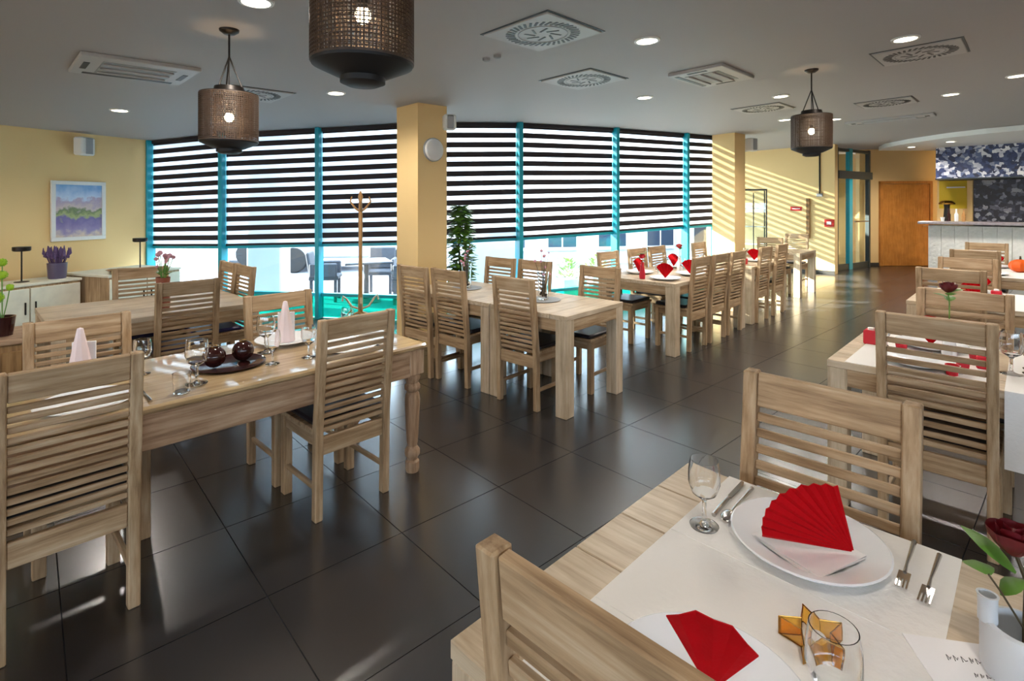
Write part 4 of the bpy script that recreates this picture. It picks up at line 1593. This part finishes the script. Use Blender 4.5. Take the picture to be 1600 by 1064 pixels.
def pendant(loc, zb, label, power, rad=0.165, hh=0.285):
    x, y = loc
    zc = ceil_z(x)
    t = thing('pendant_lantern', label, 'pendant lamp', (x, y, 0), 0, 'dark mesh pendant lanterns')
    part('shade', grid_drum(rad, zb, zb + hh, 84, 24, 0.0034), 'lantern_mesh', t, smooth=False)
    part('inner_mesh', grid_drum(rad * 0.80, zb, zb + hh * 0.98, 44, 10, 0.0024), 'lantern_mesh', t, smooth=False)
    part('bottom_dish', MB().lathe([(rad + 0.002, zb + 0.004), (rad * 0.98, zb - 0.012), (rad * 0.55, zb - 0.045), (rad * 0.44, zb - 0.05), (rad * 0.44, zb - 0.068), (rad * 0.3, zb - 0.078), (0.001, zb - 0.08),
                                    (0.001, zb - 0.05), (rad * 0.5, zb - 0.03), (rad * 0.95, zb + 0.004)], 36, cap=False), 'cap_black', t)
    part('top_ring', MB().lathe([(rad * 0.50, zb + hh - 0.004), (rad, zb + hh - 0.004), (rad, zb + hh + 0.008), (rad * 0.55, zb + hh + 0.01), (rad * 0.50, zb + hh + 0.05), (rad * 0.45, zb + hh + 0.05), (rad * 0.50, zb + hh - 0.004)], 32, cap=False), 'black_metal', t)
    zj = min(zb + hh + 0.24, zc - 0.08)
    for k in range(3):
        a = 2 * math.pi * k / 3 + 0.2
        part('cord', MB().tube([(rad * 0.47 * math.cos(a), rad * 0.47 * math.sin(a), zb + hh + 0.04), (0, 0, zj)], 0.0045, 6), 'black_metal', t)
    part('rod', MB().tube([(0, 0, zj - 0.01), (0, 0, zc - 0.01)], 0.006, 8), 'black_metal', t)
    part('flex', MB().tube([(0, 0, zb + hh * 0.66), (0, 0, zj)], 0.003, 6), 'black_metal', t)
    part('canopy', MB().lathe([(0.001, zc - 0.03), (0.03, zc - 0.03), (0.055, zc - 0.012), (0.058, zc + 0.002), (0.001, zc + 0.002)], 24, cap=False), 'black_metal', t)
    part('bulb', MB().sphere((0, 0, zb + hh * 0.52), 0.026, 16, 12, (1, 1, 1.15)), 'bulb', t)
    part('socket', MB().lathe([(0.016, zb + hh * 0.60), (0.018, zb + hh * 0.72)], 14), 'black', t)
    ld = bpy.data.lights.new('lantern_light', 'POINT')
    ld.energy = power
    ld.color = (1.0, 0.66, 0.36)
    ld.shadow_soft_size = 0.03
    lo = bpy.data.objects.new('lantern_light', ld)
    COL.objects.link(lo)
    lo.parent = t
    lo.location = (0, 0, zb + hh * 0.52)
    return t


pendant((-0.493, 1.756), 2.03, 'large dark mesh lantern cut by the top edge', 6.0, 0.165, 0.30)
pendant((-1.757, 3.30), 1.955, 'mesh lantern hanging in front of the left blinds', 6.0)
pendant((2.706, 4.80), 2.075, 'mesh lantern hanging on the right over the walkway', 5.0)


def downlight(px, py, label, pos=None, power=34):
    x, y, z = pos or on_ceiling(px, py)
    t = thing('downlight', label, 'ceiling light', (x, y, z), 0, 'round recessed downlights')
    if not pos:
        tilt(t, 0)
    part('trim_ring', MB().lathe([(0.070, 0.001), (0.093, 0.001), (0.090, -0.008), (0.072, -0.010), (0.070, 0.001)], 32, cap=False), 'white_plastic', t)
    part('diffuser', MB().lathe([(0.001, -0.004), (0.071, -0.004), (0.071, -0.001), (0.001, -0.001)], 28, cap=False), 'lamp_warm', t)
    ld = bpy.data.lights.new('downlight_lamp', 'SPOT')
    ld.energy = power
    ld.color = (1.0, 0.92, 0.83)
    ld.spot_size = R_(160)
    ld.spot_blend = 0.7
    ld.shadow_soft_size = 0.06
    lo = bpy.data.objects.new('downlight_lamp', ld)
    COL.objects.link(lo)
    lo.parent = t
    lo.location = (0, 0, -0.02)


for px, py, lb in ((1011, 63, 'round downlight right of the big swirl vent'), (187, 172, 'round downlight above the yellow left wall'),
                   (525, 145, 'round downlight left of the middle column'), (1007, 152, 'round downlight below the second swirl vent'),
                   (1220, 150, 'round downlight left of the right lantern'), (1415, 60, 'round downlight at the upper right, beside a swirl vent'),
                   (1486, 147, 'small round downlight at the far right of the ceiling'), (1226, 187, 'small downlight behind the right lantern, near the column'),
                   (1305, 186, 'small downlight just right of the right lantern'), (400, 2, 'round downlight at the top edge, left'),
                   (1590, 118, 'round downlight at the right edge of the ceiling')):
    downlight(px, py, lb)


for k, (x, y, lb) in enumerate(((8.95, 11.9, 'tiny downlight in the dropped ceiling left of the bar'), (9.0, 10.9, 'tiny downlight in the dropped ceiling over the bar end'),
                                (9.75, 9.9, 'tiny downlight in the dropped ceiling over the bar front'), (10.6, 8.9, 'tiny downlight in the dropped ceiling farthest along the bar'))):
    downlight(0, 0, lb, (x, y, 2.858), 50)


for k, (x, y, lb) in enumerate(((0.55, 0.35, 'added unseen downlight above the foreground table'), (2.5, 1.7, 'added unseen downlight above the second right table'), (4.3, 3.6, 'added unseen downlight above the aisle of the right row'),
                                (-2.6, 1.2, 'added unseen downlight above the largest left chair'), (-0.6, -1.2, 'added unseen downlight behind the viewer'), (-5.0, 3.9, 'added unseen downlight near the left wall before the chest'))):
    downlight(0, 0, lb, (x, y, ceil_z(x)), 15)  # extra lamps outside the frame, added to brighten the tables and left side


def swirl(px, py, s, label, rz=None):
    x, y, z = on_ceiling(px, py)
    t = thing('swirl_vent', label, 'air vent', (x, y, z), 0, 'square swirl ceiling vents')
    tilt(t, FAR.rz if rz is None else rz)
    box('plate', (s, s, 0.014), 'vent_plate', t, (0, 0, -0.006), bevel=0.004)
    box('frame', (s + 0.03, s + 0.03, 0.006), 'dark_frame', t, (0, 0, -0.001))
    mb = MB()
    ns = 36
    for k in range(ns):
        a = 2 * math.pi * k / ns
        M = Matrix.Rotation(a, 3, 'Z') @ Matrix.Rotation(0.45, 3, 'Z')
        r0 = s * 0.385
        mb.box((r0 * math.cos(a), r0 * math.sin(a), -0.0135), (s * 0.115, s * 0.030, 0.003), M)
    for k in range(8):
        a = 2 * math.pi * k / 8
        M = Matrix.Rotation(a, 3, 'Z') @ Matrix.Rotation(0.5, 3, 'Z')
        r0 = s * 0.155
        mb.box((r0 * math.cos(a), r0 * math.sin(a), -0.0135), (s * 0.15, s * 0.026, 0.003), M)
    o = part('vent_slots', mb, 'black', t, smooth=False)
    o['kind'] = 'stuff'
    part('ring', MB().lathe([(s * 0.29, -0.012), (s * 0.30, -0.012), (s * 0.30, -0.016), (s * 0.29, -0.016), (s * 0.29, -0.012)], 40, cap=False), 'grey_plastic', t)


swirl(848, 51, 0.56, 'largest swirl vent, nearest us on the ceiling')
swirl(912, 124, 0.56, 'swirl vent above the right window group')
swirl(1437, 82, 0.56, 'swirl vent at the upper right of the ceiling')
swirl(1192, 169, 0.56, 'small swirl vent left of the right lantern')
swirl(1385, 160, 0.56, 'swirl vent right of the right lantern')
swirl(395, 147, 0.56, 'swirl vent behind the left lantern')


def cassette(px, py, L, W, label, rz, slots=3):
    x, y, z = on_ceiling(px, py)
    t = thing('air_cassette', label, 'air conditioner', (x, y, z), 0, 'ceiling air units')
    tilt(t, rz)
    box('casing', (L, W, 0.03), 'vent_plate', t, (0, 0, -0.012), bevel=0.006)
    box('recess', (L * 0.62, W * 0.62, 0.006), 'grey_plastic', t, (0, 0, -0.027))
    for k in range(slots):
        box('louvre', (L * 0.60, 0.018, 0.012), 'vent_plate', t, (0, -W * 0.22 + W * 0.44 * k / max(1, slots - 1), -0.034), (0.5, 0, 0), bevel=0.002)
    box('slot', (L * 0.80, W * 0.08, 0.004), 'black', t, (0, W * 0.40, -0.0275))
    for s in (-1, 1):
        box('sensor_flap', (L * 0.05, W * 0.35, 0.004), 'black', t, (s * L * 0.42, 0, -0.0275))


cassette(212, 107, 0.74, 0.62, 'white air unit at the upper left of the ceiling', LFT.rz)
cassette(1112, 117, 0.72, 0.50, 'square white air unit on the ceiling between two swirl vents', FAR.rz)
cassette(1389, 185, 1.1, 0.32, 'long beige air unit far back near the bar ceiling', FAR.rz - math.pi / 2)
for k, (px, py) in enumerate(((760, 91), (777, 86))):
    x, y, z = on_ceiling(px, py)
    o = part('ceiling_spot', MB().lathe([(0.001, 0.002), (0.030, 0.002), (0.028, -0.02), (0.015, -0.028), (0.001, -0.028)], 16, cap=False), 'grey_plastic', None, (x, y, z))
    tag(o, ('left' if k == 0 else 'right') + ' of two tiny sensors beside the largest swirl vent', 'sensor', 'tiny ceiling sensors')

# ------------------------------------------------------------------ outdoors
gp = part('ground', MB().box((0, 45, -0.16), (120, 120, 0.06)), 'pavement', smooth=False)
tag(gp, kind='structure')


def build_block(label, loc, rz, L, D, H, nwin):
    t = thing('building', label, 'building', loc, rz)
    box('wall', (L, D, H), 'render_white', t, (0, D / 2, H / 2))
    w = L / nwin
    for k in range(nwin):
        f = box('window', (w * 0.62, 0.10, 1.5), 'white_plastic', t, (-L / 2 + w * (k + 0.5), -0.03, 1.15), bevel=0.01)
        for s in (-1, 1):
            box('pane', (w * 0.26, 0.03, 1.3), 'window_dark', f, (s * w * 0.145, -0.05, 0))
    box('roof_edge', (L + 0.3, D + 0.3, 0.14), 'grey_plastic', t, (0, D / 2, H + 0.07))


build_block('white building with windows outside the right windows', (3.6, 15.5, -0.13), R_(12), 9.0, 3.0, 3.4, 6)
build_block('long pale building far beyond the parked cars', (-9.0, 24.0, -0.13), R_(-8), 18.0, 4.0, 4.5, 9)


def car(label, loc, rz, mat):
    t = thing('car', label, 'car', loc, rz, 'cars parked outside')
    body = [(-2.1, 0.35), (-2.15, 0.65), (-1.9, 0.85), (-1.1, 0.92), (1.0, 0.95), (1.9, 0.80), (2.1, 0.6), (2.1, 0.35)]
    cab = [(-1.55, 0.90), (-1.1, 1.38), (0.3, 1.42), (1.05, 0.94)]

    def ext(poly, w):
        mb = MB()
        n_ = len(poly)
        vs_ = [(x, -w / 2, z) for x, z in poly] + [(x, w / 2, z) for x, z in poly]
        mb.add(vs_, [tuple(range(n_)), tuple(range(n_, 2 * n_))] + [(k, (k + 1) % n_, (k + 1) % n_ + n_, k + n_) for k in range(n_)])
        return mb
    part('body', ext(body, 1.75), mat, t, smooth=False, bevel=0.05)
    part('roof', ext([(-1.15, 1.34), (-1.05, 1.42), (0.28, 1.45), (0.42, 1.36)], 1.46), mat, t, smooth=False, bevel=0.02)
    part('side_windows', ext(cab, 1.50), 'window_dark', t, smooth=False, bevel=0.03)
    for x in (-1.35, 1.35):
        for s in (-1, 1):
            part('wheel', MB().lathe([(0.001, -0.1), (0.30, -0.1), (0.32, -0.06), (0.32, 0.06), (0.30, 0.1), (0.001, 0.1)], 20, cap=False), 'rubber', t, (x, s * 0.80, 0.32), (R_(90), 0, 0))


car('silver car parked outside behind the coat stand', (-4.2, 14.2, -0.13), R_(8), 'car_silver')
car('white car parked outside left of the coat stand', (-8.6, 15.6, -0.13), R_(-4), 'car_white')
car('blue car parked outside beyond the silver one', (-5.4, 18.2, -0.13), R_(4), 'car_blue')


def patio_table(loc, label):
    t = thing('patio_table', label, 'table', loc, 0.4, 'grey patio tables outside')
    box('top', (0.8, 0.8, 0.04), 'rattan', t, (0, 0, 0.70), bevel=0.01)
    part('pedestal', MB().lathe([(0.001, 0), (0.25, 0), (0.25, 0.02), (0.05, 0.05), (0.04, 0.68), (0.001, 0.68)], 16, cap=False), 'rattan', t)


def patio_chair(loc, rz, label):
    t = thing('patio_chair', label, 'chair', loc, rz, 'grey patio chairs outside')
    box('seat', (0.5, 0.5, 0.08), 'rattan', t, (0, 0, 0.42), bevel=0.02)
    box('backrest', (0.5, 0.06, 0.42), 'rattan', t, (0, -0.24, 0.66), (0.15, 0, 0), bevel=0.02)
    for s in (-1, 1):
        box('armrest', (0.06, 0.46, 0.24), 'rattan', t, (s * 0.25, 0, 0.56), bevel=0.02)
        for q in (-1, 1):
            box('leg', (0.05, 0.05, 0.40), 'rattan', t, (s * 0.21, q * 0.20, 0.20))


patio_table((-2.55, 9.3, -0.13), 'grey patio table outside left of the coat stand')
patio_chair((-3.3, 9.4, -0.13), R_(-80), 'grey patio chair outside left of its table')
patio_chair((-1.8, 9.2, -0.13), R_(95), 'grey patio chair outside directly behind the coat stand')
patio_chair((-2.5, 10.1, -0.13), R_(185), 'grey patio chair outside on the far side of its table')
tag(part('white_pillar', MB().box((-4.0, 8.75, 1.4), (0.55, 0.4, 3.06)), 'render_white', smooth=False, bevel=0.02), 'pale square pillar outside the second left window', 'pillar')
fence = thing('white_fence', 'white board fence outside the leftmost window', 'fence', (-7.6, 11.6, -0.13), R_(-20))
for k in range(16):
    box('board', (0.22, 0.03, 1.5), 'render_white', fence, (-2.0 + k * 0.25, 0, 0.80), bevel=0.004)
for z in (0.4, 1.2):
    box('rail', (4.2, 0.05, 0.08), 'render_white', fence, (-0.1, 0.04, z))
tag(part('white_partition', MB().box((-0.35, 9.2, 0.62), (0.95, 0.12, 1.5)), 'render_white', smooth=False, bevel=0.01), 'plain white partition outside right of the tall plant', 'partition')
for k, (x, y, lb) in enumerate(((0.92, 8.75, 'white planter with pale shrub outside the wide right window'), (1.45, 9.15, 'second white planter with shrub outside, farther right'))):
    t = thing('planter', lb, 'planter', (x, y, -0.13), 0.5, 'white planters outside')
    box('box', (0.46, 0.46, 0.50), 'render_white', t, (0, 0, 0.25), bevel=0.01)
    lm = MB()
    rnd = random.Random(20 + k)
    for q in range(160):
        a, c_ = rnd.uniform(0, 6.28), rnd.uniform(0, 1)
        rr = 0.20 * math.sqrt(rnd.random())
        b0 = (rr * math.cos(a), rr * math.sin(a), 0.48 + 0.34 * c_)
        leaf_poly(lm, b0, (b0[0] + 0.08 * math.cos(a), b0[1] + 0.08 * math.sin(a), b0[2] + 0.05), 0.04)
    o = part('foliage', lm, 'leaf_pale', t)
    o['kind'] = 'stuff'
